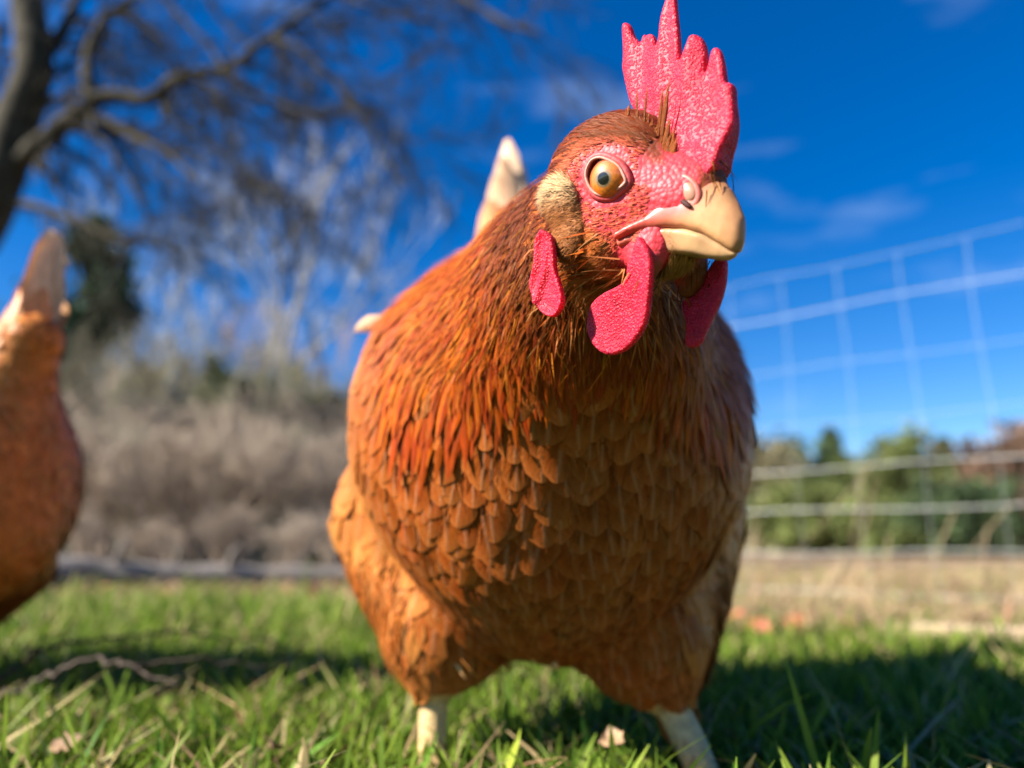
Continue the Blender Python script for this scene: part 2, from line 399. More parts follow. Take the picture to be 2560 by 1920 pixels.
# --- flow of the plumage
def flow(P, n):
    head, cape, wing, low, _ = regions(P)
    d = np.zeros_like(P)
    ax1 = nrm(NK[1]-NK[0]); ax2 = nrm(NK[2]-NK[1])
    t = sstep(.27, .36, P[..., 1])[..., None]
    rad = P-(NK[1]*(1-t)+NK[2]*t); rad = rad/.1
    neck = ax1*(1-t)+ax2*t+rad*np.array([.5, .15, .0])+np.array([0, .0, -.35])
    brs = np.array([0, .30, -1.0])+np.stack([(P[..., 0]-.02)*2.0, 0*P[..., 0], 0*P[..., 0]], -1)
    wng = np.array([0, 1.0, -.30])+np.stack([0*P[..., 0], 0*P[..., 0], -.9*sstep(.50, .40, P[..., 1])], -1)
    thg = np.array([0, .10, -1.0])
    hd = -AX*1.0-UX*.25+np.zeros_like(P)
    q = w2h(P); hd = hd+UX*(.35*sstep(5, 18, q[..., 2])*sstep(-10, 5, q[..., 0]))[..., None]-UX*(.4*sstep(-6, -18, q[..., 2]))[..., None]
    base = 1-np.clip(head+cape+wing+low, 0, 1)
    d = hd*head[..., None]+neck*cape[..., None]+wng*wing[..., None]+thg*low[..., None]+brs*base[..., None]
    d = d-n*(d*n).sum(-1, keepdims=True)
    return nrm(d)

# --- scatter points with a spacing that varies over the skin
fa = BV[BF]; tri = np.concatenate([fa[:, [0, 1, 2]], fa[:, [0, 2, 3]]])
area = np.linalg.norm(np.cross(tri[:, 1]-tri[:, 0], tri[:, 2]-tri[:, 0]), axis=1)/2
def sample(n, wfun=None):
    cen = tri.mean(1); w_ = area*(wfun(cen) if wfun else 1); w_ = w_/w_.sum()
    i = rng.choice(len(tri), n, p=w_); r1, r2 = rng.random((2, n)); m = r1+r2 > 1; r1[m] = 1-r1[m]; r2[m] = 1-r2[m]
    t = tri[i]; return t[:, 0]+r1[:, None]*(t[:, 1]-t[:, 0])+r2[:, None]*(t[:, 2]-t[:, 0])
def thin(P, sp):
    """greedy dart throwing; sp = spacing for each point"""
    cell = sp.max(); grid = {}; keep = []
    K = np.floor(P/cell).astype(int)
    for i in range(len(P)):
        k = tuple(K[i]); ok = True
        for dx in (-1, 0, 1):
            for dy in (-1, 0, 1):
                for dz in (-1, 0, 1):
                    for j in grid.get((k[0]+dx, k[1]+dy, k[2]+dz), ()):
                        if (P[i, 0]-P[j, 0])**2+(P[i, 1]-P[j, 1])**2+(P[i, 2]-P[j, 2])**2 < sp[i]*sp[i]: ok = False; break
                    if not ok: break
                if not ok: break
            if not ok: break
        if ok: grid.setdefault(k, []).append(i); keep.append(i)
    return np.array(keep)

TS = np.array([0, .2, .42, .62, .78, .91, 1.0]); SS = np.array([-1, -.5, 0, .5, 1.])
def prof_round(t): return np.minimum(1, .42+1.15*t)*np.sqrt(np.clip(1-(np.clip(t-.55, 0, 1)/.46)**2, 0, 1))
def prof_point(t): return np.minimum(1, .55+1.1*t)*(1-np.clip(t, 0, 1)**2.6)
def grow(P, Lg, lift, dirjit, f=hen_sdf, fl=flow, steps=TS, h0=.0004):
    """paths that creep over the skin along the flow, rising towards the tip"""
    n, d = grad(f, P); p = P-n*d[:, None]; out = []; nn = []
    jit = rng.normal(0, dirjit, len(P)); pt = 0
    for t in steps:
        dirv = fl(p, n); c, s_ = np.cos(jit)[:, None], np.sin(jit)[:, None]; dirv = dirv*c+np.cross(n, dirv)*s_
        p = p+dirv*(Lg*(t-pt))[:, None]; pt = t
        n, d = grad(f, p); h = h0+lift*Lg*t**1.5; p = p+n*(h-d)[:, None]
        out.append(p.copy()); nn.append(n.copy())
    return np.stack(out, 1), np.stack(nn, 1)
def feathers(P, Lg, Wd, colA, colB, prof, lift=.10, cup=.16, dirjit=.12, ragged=.12, ss=SS, **kw):
    pth, nn = grow(P, Lg, lift, dirjit, **kw)
    n, T = pth.shape[:2]; k = len(ss)
    tg = nrm(np.gradient(pth, axis=1)); sd_ = nrm(np.cross(nn, tg))
    tilt = rng.normal(0, .07, n)
    W = (Wd[:, None]*.5*prof(TS)[None])[:, :, None]*ss[None, None]*(1+ragged*rng.normal(0, 1, (n, T, k))*(np.abs(ss) > .9))
    V = pth[:, :, None]+sd_[:, :, None]*W[..., None]+nn[:, :, None]*(np.abs(W)*(-cup*np.abs(ss))[None, None]+W*tilt[:, None, None])[..., None]
    V = V+tg[:, :, None]*(-np.abs(W)*.16*np.abs(ss))[..., None]*(TS > .5)[None, :, None, None]
    i = (np.arange(T-1)*k)[:, None]; j = np.arange(k-1)[None]
    Fq = np.stack([i+k+j, i+k+j+1, i+j+1, i+j], -1).reshape(-1, 4)
    fuv = np.zeros((n, T, k, 3)); fuv[..., 0] = ss; fuv[..., 1] = TS[:, None]; fuv[..., 2] = rng.random(n)[:, None, None]
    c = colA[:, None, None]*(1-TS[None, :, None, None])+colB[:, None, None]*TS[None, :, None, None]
    c = np.broadcast_to(c, (n, T, k, 3))
    fn = nrm(np.cross(sd_, tg)); fn = np.where((fn*nn).sum(-1, keepdims=True) < 0, -fn, fn)
    nor = nrm(.65*nn[:, :, None]+.35*fn[:, :, None]+sd_[:, :, None]*(.30*ss[None, None])[..., None])
    return V.reshape(n, -1, 3), Fq, c.reshape(n, -1, 3), fuv.reshape(n, -1, 3), np.broadcast_to(nor, (n, T, k, 3)).reshape(n, -1, 3)
def batch(name, fs, mat, parent=None, sel=None):
    V, Fq, c, fu, nr_ = fs; n, m = V.shape[:2]
    if sel is not None: V, c, fu, nr_ = V[sel], c[sel], fu[sel], nr_[sel]; n = len(V)
    F = (Fq[None]+(np.arange(n)*m)[:, None, None]).reshape(-1, 4)
    o = hpart(name, V.reshape(-1, 3), F, mat, c.reshape(-1, 3), fu.reshape(-1, 3), parent, nor=nr_.reshape(-1, 3))
    o['kind'] = 'stuff'; return o
def vary(c, n, amt=.18, hue=.10):
    c = np.asarray(c, float); b = np.exp(rng.normal(0, amt, (n, 1))); hq = rng.normal(0, hue, (n, 1))
    return np.clip(c*b*np.concatenate([1+0*hq, 1+hq, 1+hq*.8], 1), .002, .85)

# contour feathers of breast, wings, back, thighs
P = sample(80000); head, cape, wing, low, shank = regions(P)
wroot = lambda P: np.minimum(np.linalg.norm(P-hw(21, 8, -23), axis=1), np.linalg.norm(P-hw(26, -8, -23), axis=1)) > .016
ok = wroot(P) & (head < .3) & (P[:, 2] > np.where(P[:, 0] < .02, .074, .064)) & ~((cape > .6) & (P[:, 1] < .30))
P = P[ok]; head, cape, wing, low, shank = regions(P)
Wd = .0165*(1-wing)*(1-low)+.022*wing+.018*low
keep = thin(P, Wd*(.42-.09*low)); P = P[keep]; Wd = Wd[keep]; head, cape, wing, low, shank = regions(P)
nF = len(P); Wd = Wd*rng.uniform(.85, 1.2, nF)
Lg = Wd*(1.45+.25*wing+.5*low)
cA = np.array([.235, .047, .006])*(1-wing-low)[:, None]+np.array([.40, .125, .026])*wing[:, None]+np.array([.33, .085, .013])*low[:, None]
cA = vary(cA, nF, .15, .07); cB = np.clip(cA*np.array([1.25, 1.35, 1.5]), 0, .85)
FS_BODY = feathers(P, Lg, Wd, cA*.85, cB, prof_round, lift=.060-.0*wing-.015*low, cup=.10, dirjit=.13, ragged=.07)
# which ones show largest: they become objects of their own
cen = FS_BODY[0].mean(1); nn_, _ = grad(hen_sdf, cen); pj = proj(cen)
face = (nn_*nrm(_C-cen)).sum(1); show = Wd*Lg/pj[:, 2]**2*np.clip(face, 0, 1)
show[(pj[:, 1] < 700) | (regions(cen)[1] > .55)] = 0
order = np.argsort(-show); big = order[:300]; rest = np.setdiff1d(np.arange(nF), big)
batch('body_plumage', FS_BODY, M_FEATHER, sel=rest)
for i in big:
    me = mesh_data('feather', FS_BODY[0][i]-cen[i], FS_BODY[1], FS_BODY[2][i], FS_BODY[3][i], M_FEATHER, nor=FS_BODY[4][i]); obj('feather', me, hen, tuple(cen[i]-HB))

# hackles: long narrow feathers of the neck, small ones behind the head growing larger down the cape
P = sample(120000, lambda c: regions(c)[1]+.02*0+(regions(c)[0] > .02)*.6)
head, cape, wing, low, shank = regions(P); q = w2h(P); fmm = face_mask(P)
ok = ((cape > .35) | ((head > .05) & (q[:, 0] < -9+.0*q[:, 2])) | ((head > .3) & (q[:, 2] > 15) & (q[:, 0] < 12))) & (fmm < .4) & ~((q[:, 0] > -6) & (q[:, 2] < 8) & (head > .2)) & wroot(P)
P = P[ok]; dist = np.linalg.norm(P-hw(-8, 0, 4), axis=1); sc = sstep(.022, .13, dist)
Wd = .0021+.0058*sc; keep = thin(P, Wd*.50+.0002); P = P[keep]; sc = sc[keep]; Wd = Wd[keep]; nH = len(P)
Lg = .009+.034*sc; Lg *= rng.uniform(.8, 1.2, nH)
gold = rng.random(nH)[:, None] < .35+.25*sstep(.25, .33, P[:, 1:2])*sstep(.06, -.03, P[:, 0:1])
crown = np.array([.105, .017, .005]); mid = np.where(gold, np.array([.40, .080, .003]), np.array([.27, .032, .003]))
cH = crown*(1-sstep(.0, .45, sc)[:, None])+mid*sstep(.0, .45, sc)[:, None]
# the lower rim of the cape is deeper red
rim = sstep(.215, .17, P[:, 2])[:, None]; cH = cH*(1-.6*rim)+.6*rim*np.array([.24, .026, .003])
cH = vary(cH, nH, .17, .14)
FS_H = feathers(P, Lg, Wd, cH*.8, np.clip(cH*1.3, 0, .8), prof_point, lift=.085, cup=.25, dirjit=.10, ragged=.14, ss=np.array([-1, 0, 1.]))
batch('neck_hackles', FS_H, M_HACKLE)

# --- fine strands (bristles and loose barbs)
def strands(P, Lg, wd, c0, c1, lift, jit, f=hen_sdf, fl=flow, droop=0, h0=.0002):
    st = np.array([0, .45, 1.0]); pth, nn = grow(P, Lg, lift, jit, f, fl, st, h0)
    n = len(P); tg = nrm(pth[:, 2]-pth[:, 0]); view = nrm(nn.mean(1)+rng.normal(0, .35, (n, 3)))
    sd_ = nrm(np.cross(view, tg))*(wd*.5)[:, None]
    V = np.stack([pth[:, 0]-sd_, pth[:, 0]+sd_, pth[:, 1]-sd_*.85, pth[:, 1]+sd_*.85, pth[:, 2]], 1)
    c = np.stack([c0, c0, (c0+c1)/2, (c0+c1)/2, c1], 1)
    b = (np.arange(n)*5)[:, None]
    nq = nrm(nn+.25*rng.normal(0, 1, nn.shape))[:, [0, 0, 1, 1, 2]]
    return V.reshape(-1, 3), [b+np.array([[2, 3, 1, 0]]), b+np.array([[4, 3, 2]])], c.reshape(-1, 3), nq.reshape(-1, 3)
# loose barbs over the cape
P = sample(4500, lambda c: regions(c)[1]+.001); m = regions(P)[1] > .4; P = P[m]; n = len(P)
dist = np.linalg.norm(P-hw(-8, 0, 4), axis=1); sc = sstep(.022, .13, dist)
c = vary(np.where(rng.random(n)[:, None] < .45, np.array([.42, .11, .01]), np.array([.26, .045, .005])), n, .3, .2)
c = c*(.35+.65*sstep(0, .4, sc))[:, None]
V, F, C, NQ = strands(P, (.006+.018*sc)*rng.uniform(.6, 1.3, n), np.full(n, .00042), c*.8, np.clip(c*1.5, 0, .8), .16, .22, h0=.002)
hpart('neck_barbs', V, F, M_STRAND, C, nor=NQ)['kind'] = 'stuff'
# bristles of the face and cheeks
P = sample(110000, lambda c: (regions(c)[0] > .15)*1.0+1e-9); head = regions(P)[0]; q = w2h(P); fmm = face_mask(P)
eyed = np.sqrt((q[:, 0]-2.7)**2+(q[:, 2]-2.6)**2)
p_keep = np.where(fmm > .5, .16, 1.0)*np.where(eyed < 9.5, .0, 1)*np.where(q[:, 0] > 19, 0, 1)*np.where((q[:, 0] > 11) & (q[:, 2] < -15), 0, 1)*np.where((q[:, 0] > 12) & (q[:, 2] > 2), 0, 1)*np.where((q[:, 2] > 12) & (q[:, 0] > 8), .1, 1)
p_keep = p_keep*np.where((np.abs(q[:, 1]) < 5) & (q[:, 0] > 8) & (q[:, 2] > 4), 0, 1)
m = (rng.random(len(P)) < p_keep) & (head > .2); P = P[m]; q = q[m]; fmm = fmm[m]; n = len(P)
cheek = sstep(-2, -16, q[:, 2])[:, None]; crownm = sstep(6, 16, q[:, 2])[:, None]; back = sstep(-8, -18, q[:, 0])[:, None]
c = np.array([.50, .10, .04])*(1-cheek)+np.array([.50, .14, .035])*cheek
c = c*(1-crownm)+np.array([.17, .028, .006])*crownm; c = c*(1-back*.5)+back*.5*np.array([.32, .07, .012])
c = c*(1-.7*fmm[:, None])+.7*fmm[:, None]*np.array([.58, .075, .05]); c = vary(c, n, .25, .12)
far = (q[:, 1] < 0)
Lg = np.where(fmm > .5, .0016, .0030)*rng.uniform(.7, 1.4, n)*(1+.6*cheek[:, 0]*(q[:, 2] < -18)+.3*far)
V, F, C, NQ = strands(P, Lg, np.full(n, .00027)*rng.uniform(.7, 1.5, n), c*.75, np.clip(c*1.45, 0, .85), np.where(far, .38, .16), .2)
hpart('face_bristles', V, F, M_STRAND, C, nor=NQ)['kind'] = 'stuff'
# pale ruff of longer strands under the cheek
P = sample(9000, lambda c: np.exp(-(np.linalg.norm(c-hw(-2, 12, -38), axis=1)/.016)**2)+np.exp(-(np.linalg.norm(c-hw(14, -14, -38), axis=1)/.014)**2)+1e-9); P = P[np.minimum(np.linalg.norm(P-hw(-2, 12, -38), axis=1), np.linalg.norm(P-hw(14, -14, -38), axis=1)) < .026][:380]; n = len(P)
c = vary(np.where(rng.random(n)[:, None] < .5, np.array([.52, .19, .065]), np.array([.36, .07, .010])), n, .2, .1)
V, F, C, NQ = strands(P, rng.uniform(.006, .014, n), np.full(n, .00055), c*.8, np.clip(c*1.3, 0, .85), .26, .28, h0=.002)
hpart('cheek_ruff', V, F, M_STRAND, C, nor=NQ)['kind'] = 'stuff'

# soft down over the thighs and flanks
P = sample(8000, lambda c: regions(c)[3]+1e-9); rg = regions(P); P = P[(rg[3]+rg[2] > .4) & (P[:, 2] > .066)]; n = len(P)
c = vary(np.where(rng.random((n, 1)) < .5, np.array([.33, .085, .013]), np.array([.42, .14, .035])), n, .25, .1)
V, F, C, NQ = strands(P, rng.uniform(.010, .024, n), rng.uniform(.0005, .0012, n), c*.85, np.clip(c*1.2, 0, .8), .14, .35, h0=.003)
hpart('down', V, F, M_STRAND, C, nor=NQ)['kind'] = 'stuff'
P = sample(2600, lambda c: (1-np.clip(sum(regions(c)[:4]), 0, 1))*(c[:, 1] < .44)+1e-9); n = len(P)
c = vary(np.where(rng.random((n, 1)) < .6, np.array([.24, .050, .009]), np.array([.36, .11, .028])), n, .2, .08)
V, F, C, NQ = strands(P, rng.uniform(.005, .012, n), rng.uniform(.0003, .0006, n), c*.85, np.clip(c*1.25, 0, .8), .05, .15, h0=.0012)
hpart('breast_barbs', V, F, M_STRAND, C, nor=NQ)['kind'] = 'stuff'
# tan chin tuft under the lower beak
P = sample(60000, lambda c: np.exp(-(np.linalg.norm(c-hw(27, 1, -20), axis=1)/.006)**2)+1e-12); P = P[(np.linalg.norm(P-hw(27, 1, -20), axis=1) < .010) & (np.abs(w2h(P)[:, 1]-1) < 4.5)][:900]; n = len(P)
c = vary([.50, .22, .07], n, .2, .08)
V, F, C, NQ = strands(P, rng.uniform(.003, .006, n), np.full(n, .0003), c*.8, np.clip(c*1.25, 0, .8), .5, .3)
hpart('chin_tuft', V, F, M_STRAND, C, nor=NQ)['kind'] = 'stuff'
# --- head furniture, all in head millimetres
def to_world(V): return HD+(V*.001)@HM
def hnet(f, lo, hi, step): V, F = surface_nets(f, lo, hi, step, 1); return V, F
def slab(poly, l0, thick, tau, bend=None, base=None):
    def f(p):
        l = p[..., 1]-l0-(bend(p) if bend else 0)
        tk = thick if base is None else thick+base(p)
        d2 = poly_sd(p[..., [0, 2]], poly)+tau
        return np.sqrt(np.maximum(d2, 0)**2+np.maximum(np.abs(l)-tk, 0)**2)-tau+np.minimum(d2, 0)*.02
    return f
CO = [(985, 860), (940, 720), (905, 600), (893, 550), (905, 450), (904, 330), (902, 220), (918, 192), (945, 188), (970, 215), (985, 285), (1015, 325), (1040, 350), (1052, 290), (1062, 268), (1078, 290), (1110, 268), (1150, 285), (1172, 340), (1188, 392), (1212, 330), (1215, 180), (1240, 60), (1268, -40), (1300, -70), (1330, -40), (1350, 100), (1380, 300), (1386, 500), (1400, 505), (1450, 380), (1470, 310), (1510, 288), (1555, 315), (1580, 400), (1578, 520), (1568, 612), (1590, 560), (1615, 440), (1645, 385), (1690, 395), (1718, 490), (1736, 640), (1748, 685), (1775, 672), (1805, 700), (1810, 800), (1825, 920), (1825, 1020), (1790, 1150), (1740, 1260), (1715, 1400), (1600, 1500), (1300, 1400), (1150, 1200), (1080, 1000)]
comb_poly = smooth_poly(outline(CO, 0, 3.253, 1280, 0), 1)
cb = lambda p: 1.0*np.sin(p[..., 0]*.16+.6)*sstep(15, 45, p[..., 2])+.5*np.sin(p[..., 0]*.5+p[..., 2]*.2)*sstep(20, 40, p[..., 2])
cbase = lambda p: 2.8*sstep(30, 10, p[..., 2])+.5*sstep(48, 30, p[..., 2])
V, F = hnet(slab(comb_poly, 0, .35, 1.25, cb, cbase), (-26, -9, 0), (40, 9, 72), .62)
hpart('comb', to_world(V), F, M_COMB)
WO = [(960, 690), (1030, 800), (1062, 900), (1060, 1000), (1030, 1130), (985, 1290), (930, 1390), (850, 1480), (760, 1548), (690, 1567), (630, 1540), (570, 1470), (530, 1390), (523, 1310), (545, 1230), (590, 1170), (680, 1115), (780, 1070), (855, 1020), (868, 930), (900, 870), (930, 780)]
wp = smooth_poly(outline(WO, 10, 2.91, 1280, 350), 1)
wb = lambda p: 2.2*np.sin((p[..., 2]+30)*.11)+.07*(p[..., 0]-12)+1.0*np.sin(p[..., 0]*.22)
V, F = hnet(slab(wp, 10, .45, 1.1, wb), (-4, 2, -58), (34, 18, -8), .62)
hpart('wattle', to_world(V), F, M_WATTLE)
WR = [(1540, 840), (1470, 850), (1380, 1000), (1290, 1120), (1240, 1200), (1270, 1280), (1300, 1350), (1292, 1480), (1305, 1512), (1345, 1516), (1392, 1498), (1430, 1400), (1470, 1290), (1512, 1180), (1540, 1000)]
wp2 = smooth_poly(outline(WR, -10, 2.91, 1280, 350), 1)
V, F = hnet(slab(wp2, -10, .45, 1.1, lambda p: -1.6*np.sin((p[..., 2]+30)*.12)), (14, -17, -52), (48, -4, -6), .62)
hpart('wattle', to_world(V), F, M_WATTLE)
LO = [(245, 655), (310, 690), (330, 800), (330, 950), (370, 1050), (400, 1180), (345, 1290), (290, 1292), (230, 1250), (190, 1180), (157, 1090), (155, 1020), (188, 920), (190, 760), (212, 690)]
lp = smooth_poly(outline(LO, 19, 2.91, 1280, 350), 1)
fold = outline([(265, 660), (285, 800), (270, 950), (230, 1080), (210, 1180)], 19, 2.91, 1280, 350)
def lobe_f(p):
    d2 = poly_sd(p[..., [0, 2]], lp); l = p[..., 1]-18.5
    rim = 1.6*np.exp(-(np.clip(-d2, 0, 9)/1.7)**2)                      # rolled rim
    ridge = np.full(d2.shape, 1e9, np.float32)
    for a_, b_ in zip(fold[:-1], fold[1:]):
        e = (b_-a_).astype(np.float32); wv = p[..., [0, 2]]-a_.astype(np.float32); h = np.clip((wv@e)/(e@e), 0, 1); ridge = np.minimum(ridge, np.linalg.norm(wv-h[..., None]*e, axis=-1))
    rel = l-rim-1.5*np.exp(-(ridge/1.3)**2)
    dd = d2+1.0
    return np.sqrt(np.maximum(dd, 0)**2+np.maximum(np.abs(rel)-.5, 0)**2)-1.0
V, F = hnet(lobe_f, (-28, 12, -50), (6, 28, -10), .62)
hpart('ear_lobe', to_world(V), F, M_WATTLE)
# the ear tuft: a felt pad of short cream bristles over the ear
TUF = PRT = hw(-13.0, 16.5, -9.5)
def tuft_sdf(p): return smin(sd_ell(p, hw(-14, 16.2, -6.5), np.array([7.6, 4.6, 7.6])*.001, HM), sd_ell(p, hw(-8, 14.6, -16), np.array([6.5, 3.4, 9])*.001, HM), .004)
V, F = surface_nets(tuft_sdf, TUF-.024, TUF+.024, .0011)
n_, _ = grad(tuft_sdf, V); tp = hpart('ear_tuft', V, F, M_SKIN, np.tile([.52, .30, .15], (len(V), 1)))
ti = rng.choice(len(V), 8000); P = V[ti]+rng.normal(0, .0004, (8000, 3)); n = len(P)
qh = w2h(P); topm = sstep(-12, -3, qh[:, 2]-.35*qh[:, 0]-5)[:, None]
c = vary(np.array([.36, .13, .045])*(1-topm)+np.array([.48, .31, .16])*topm, n, .16, .06)
V, F, C, NQ = strands(P, rng.uniform(.0022, .0044, n), np.full(n, .00028), c*.7, np.clip(c*1.25, 0, .9), .42+.5*topm[:, 0], .4, tuft_sdf, lambda p, n: nrm((-AX*.75-UX*.55)-n*((-AX*.75-UX*.55)*n).sum(-1, keepdims=True)))
hpart('bristles', V, F, M_STRAND, C, parent=tp, nor=NQ)['kind'] = 'stuff'

# beak: two horn mandibles
up_poly = np.array([(24, 5.5), (28, 8.0), (31, 8.6), (34.2, 7.8), (38.8, 4.8), (42.5, 1.4), (45.4, -2.3), (46.8, -6), (47.4, -9), (46.8, -12.0), (45.2, -11.8), (42.5, -10.7), (36.6, -8.6), (31, -8.0), (25, -8.9), (19.5, -10.7), (15, -12.9), (11, -15.2), (10.2, -14.2), (14, -11), (18.5, -7.2), (22, -1)], float)
lo_poly = np.array([(46.6, -12.4), (46.0, -13.6), (44, -14.7), (39.6, -15.1), (34.5, -15.0), (29.4, -15.6), (26, -16.3), (23, -16.2), (20.6, -14.6), (16, -15.4), (11.4, -17.4), (10.4, -16.2), (15, -13.7), (19.5, -11.5), (25, -9.7), (31, -8.8), (36.6, -9.4), (42.5, -11.5), (45.2, -12.7)], float)
def bw(a): return np.interp(a, [6, 14, 20, 28, 36, 42, 46, 49], [15.4, 13.6, 10.8, 8.2, 6.1, 4.2, 2.2, .5])
def beak_up(p):
    d2 = poly_sd(p[..., [0, 2]], up_poly); a, u = p[..., 0], p[..., 2]
    top = np.interp(a, [8, 24, 31, 38.8, 45.6, 48], [-6, 6, 9, 5, -2, -9]); bot = np.interp(a, [10, 19.5, 31, 43, 48], [-15, -10.7, -8, -11, -12.6])
    h = np.clip((u-bot)/np.maximum(top-bot, 1), 0, 1)
    W = bw(a)*np.sqrt(np.clip(1.02-h**2.2, .02, 1)); e = np.abs(p[..., 1])-W
    return -smin(-d2, -e*.8, 2.4)-.5
def beak_lo(p):
    d2 = poly_sd(p[..., [0, 2]], lo_poly); e = np.abs(p[..., 1])-(bw(p[..., 0])-.5-.45*np.clip(-10-p[..., 2], 0, 8)*.5)
    return -smin(-d2, -e*.8, 1.8)-.4
V, F = hnet(beak_up, (5, -15, -16), (52, 15, 12), .7)
t_ = sstep(18, 36, V[:, 0])[:, None]; rd = np.exp(-(V[:, 1]/2.2)**2)[:, None]*sstep(26, 36, V[:, 0])[:, None]
cb_ = np.array([.56, .085, .06])*(1-t_)+np.array([.58, .29, .125])*t_; cb_ = cb_*(1-.6*rd)+.6*rd*np.array([.50, .17, .06])
cere = sstep(36, 28, V[:, 0]-.25*V[:, 2])[:, None]*sstep(-7, -3, V[:, 2])[:, None]; cb_ = cb_*(1-cere)+cere*np.array([.62, .14, .12])
upper = hpart('upper_beak', to_world(V), F, M_BEAK, cb_)
V, F = hnet(beak_lo, (5, -15, -20), (51, 15, -6), .7)
t_ = sstep(14, 34, V[:, 0])[:, None]
hpart('lower_beak', to_world(V), F, M_BEAK, np.array([.56, .11, .07])*(1-t_)+np.array([.58, .33, .155])*t_)
# nostrils: a horn flap in a fleshy rim over a dark slit
M_DARK = simple('nostril_dark', (.05, .012, .008), .7)
for sgn in (1, -1):
    def nrim(p): return np.sqrt(np.maximum(np.sqrt(((p[..., 0]-27.0)/1.35)**2+((p[..., 2]-1.8+.22*(p[..., 0]-27))/1.0)**2)-4.3, -9)**2+((p[..., 1]-sgn*(7.1-.12*(p[..., 0]-27)))/1.0)**2)-.85
    V, F = hnet(nrim, (18, 2 if sgn > 0 else -12, -8), (38, 12 if sgn > 0 else -2, 10), .55)
    hpart('nostril_rim', to_world(V), F, M_BEAK, np.tile([.62, .15, .11], (len(V), 1)))
    def nflap(p): return (np.sqrt(((p[..., 0]-27.4)/5.0)**2+((p[..., 1]-sgn*7.0)/1.4)**2+((p[..., 2]-2.3+.22*(p[..., 0]-27))/3.3)**2)-1)*1.6
    V, F = hnet(nflap, (20, 3 if sgn > 0 else -11, -6), (36, 11 if sgn > 0 else -3, 9), .55)
    fl_ = hpart('nostril_flap', to_world(V), F, M_BEAK, np.tile([.46, .22, .14], (len(V), 1)))
    def nhole(p): return (np.sqrt(((p[..., 0]-30.2)/2.5)**2+((p[..., 1]-sgn*7.9)/.9)**2+((p[..., 2]+1.5+.35*(p[..., 0]-30))/.95)**2)-1)*.9
    V, F = hnet(nhole, (26, 5 if sgn > 0 else -10, -6), (35, 10 if sgn > 0 else -5, 4), .4)
    hpart('nostril', to_world(V), F, M_DARK)

# eyes
def iris_material():
    m, t, p = material('iris')
    fu = N(t, 'ShaderNodeAttribute', attribute_name='fuv'); x = N(t, 'ShaderNodeSeparateXYZ', {0: fu.outputs['Vector']})
    cv = N(t, 'ShaderNodeCombineXYZ', {0: math_(t, 'MULTIPLY', x.outputs[0], 1.0), 1: math_(t, 'MULTIPLY', x.outputs[1], 1.0), 2: x.outputs[2]})
    nz = N(t, 'ShaderNodeTexNoise', {'Vector': cv.outputs[0], 'Scale': 3.2, 'Detail': 5.0})
    base = ramp(t, x.outputs[2], [(.36, (.20, .13, .06)), (.46, (.62, .17, .006)), (.75, (.62, .135, .003)), (.93, (.50, .075, .003)), (1.0, (.25, .06, .02))])
    k = N(t, 'ShaderNodeMapRange', {0: nz.outputs[0], 1: .3, 2: .7, 3: .72, 4: 1.22}).outputs[0]
    t.links.new(mixc(t, 1.0, base, k, 'MULTIPLY'), p.inputs['Base Color']); p.inputs['Roughness'].default_value = .5
    p.inputs['Coat Weight'].default_value = 1.0; p.inputs['Coat Roughness'].default_value = .03
    return m
M_IRIS = iris_material(); M_PUPIL = simple('pupil', (.003, .003, .003), .25, .5, Coat_Weight=1.0, Coat_Roughness=.03)
M_BALL = simple('eyeball', (.42, .22, .16), .25, .5, Coat_Weight=1.0, Coat_Roughness=.05)
M_LID = simple('eyelid_skin', (.64, .30, .23), .42, .4, 1, 900, .8, 1.15, .0003)
M_LID2 = simple('eyelid_outer_skin', (.56, .075, .075), .45, .35, 1, 700, .8, 1.2, .0004)
def cap(center, axis, r, a0, a1, nr=8, ns=40):
    axis = nrm(axis); e1 = nrm(np.cross(axis, UX)); e2 = np.cross(axis, e1)
    rr = np.linspace(a0, a1, nr); ph = np.arange(ns)*2*np.pi/ns
    V = center+r*(np.cos(rr)[:, None, None]*axis+np.sin(rr)[:, None, None]*(np.cos(ph)[None, :, None]*e1+np.sin(ph)[None, :, None]*e2))
    i = (np.arange(nr-1)*ns)[:, None]; j = np.arange(ns)[None]
    F = np.stack([i+j, i+ns+j, i+ns+(j+1) % ns, i+(j+1) % ns], -1).reshape(-1, 4)
    rad = np.broadcast_to((rr/a1)[:, None], (nr, ns)); fu = np.stack([np.cos(ph)[None]*rad*2, np.sin(ph)[None]*rad*2, rad], -1)
    return V.reshape(-1, 3), F, fu.reshape(-1, 3)
EO = np.array([(340, 640), (400, 530), (480, 480), (580, 462), (700, 500), (850, 575), (960, 660), (1030, 780), (1105, 930), (1010, 1030), (900, 1090), (800, 1185), (650, 1205), (480, 1165), (370, 1030), (305, 850), (310, 740)], float)
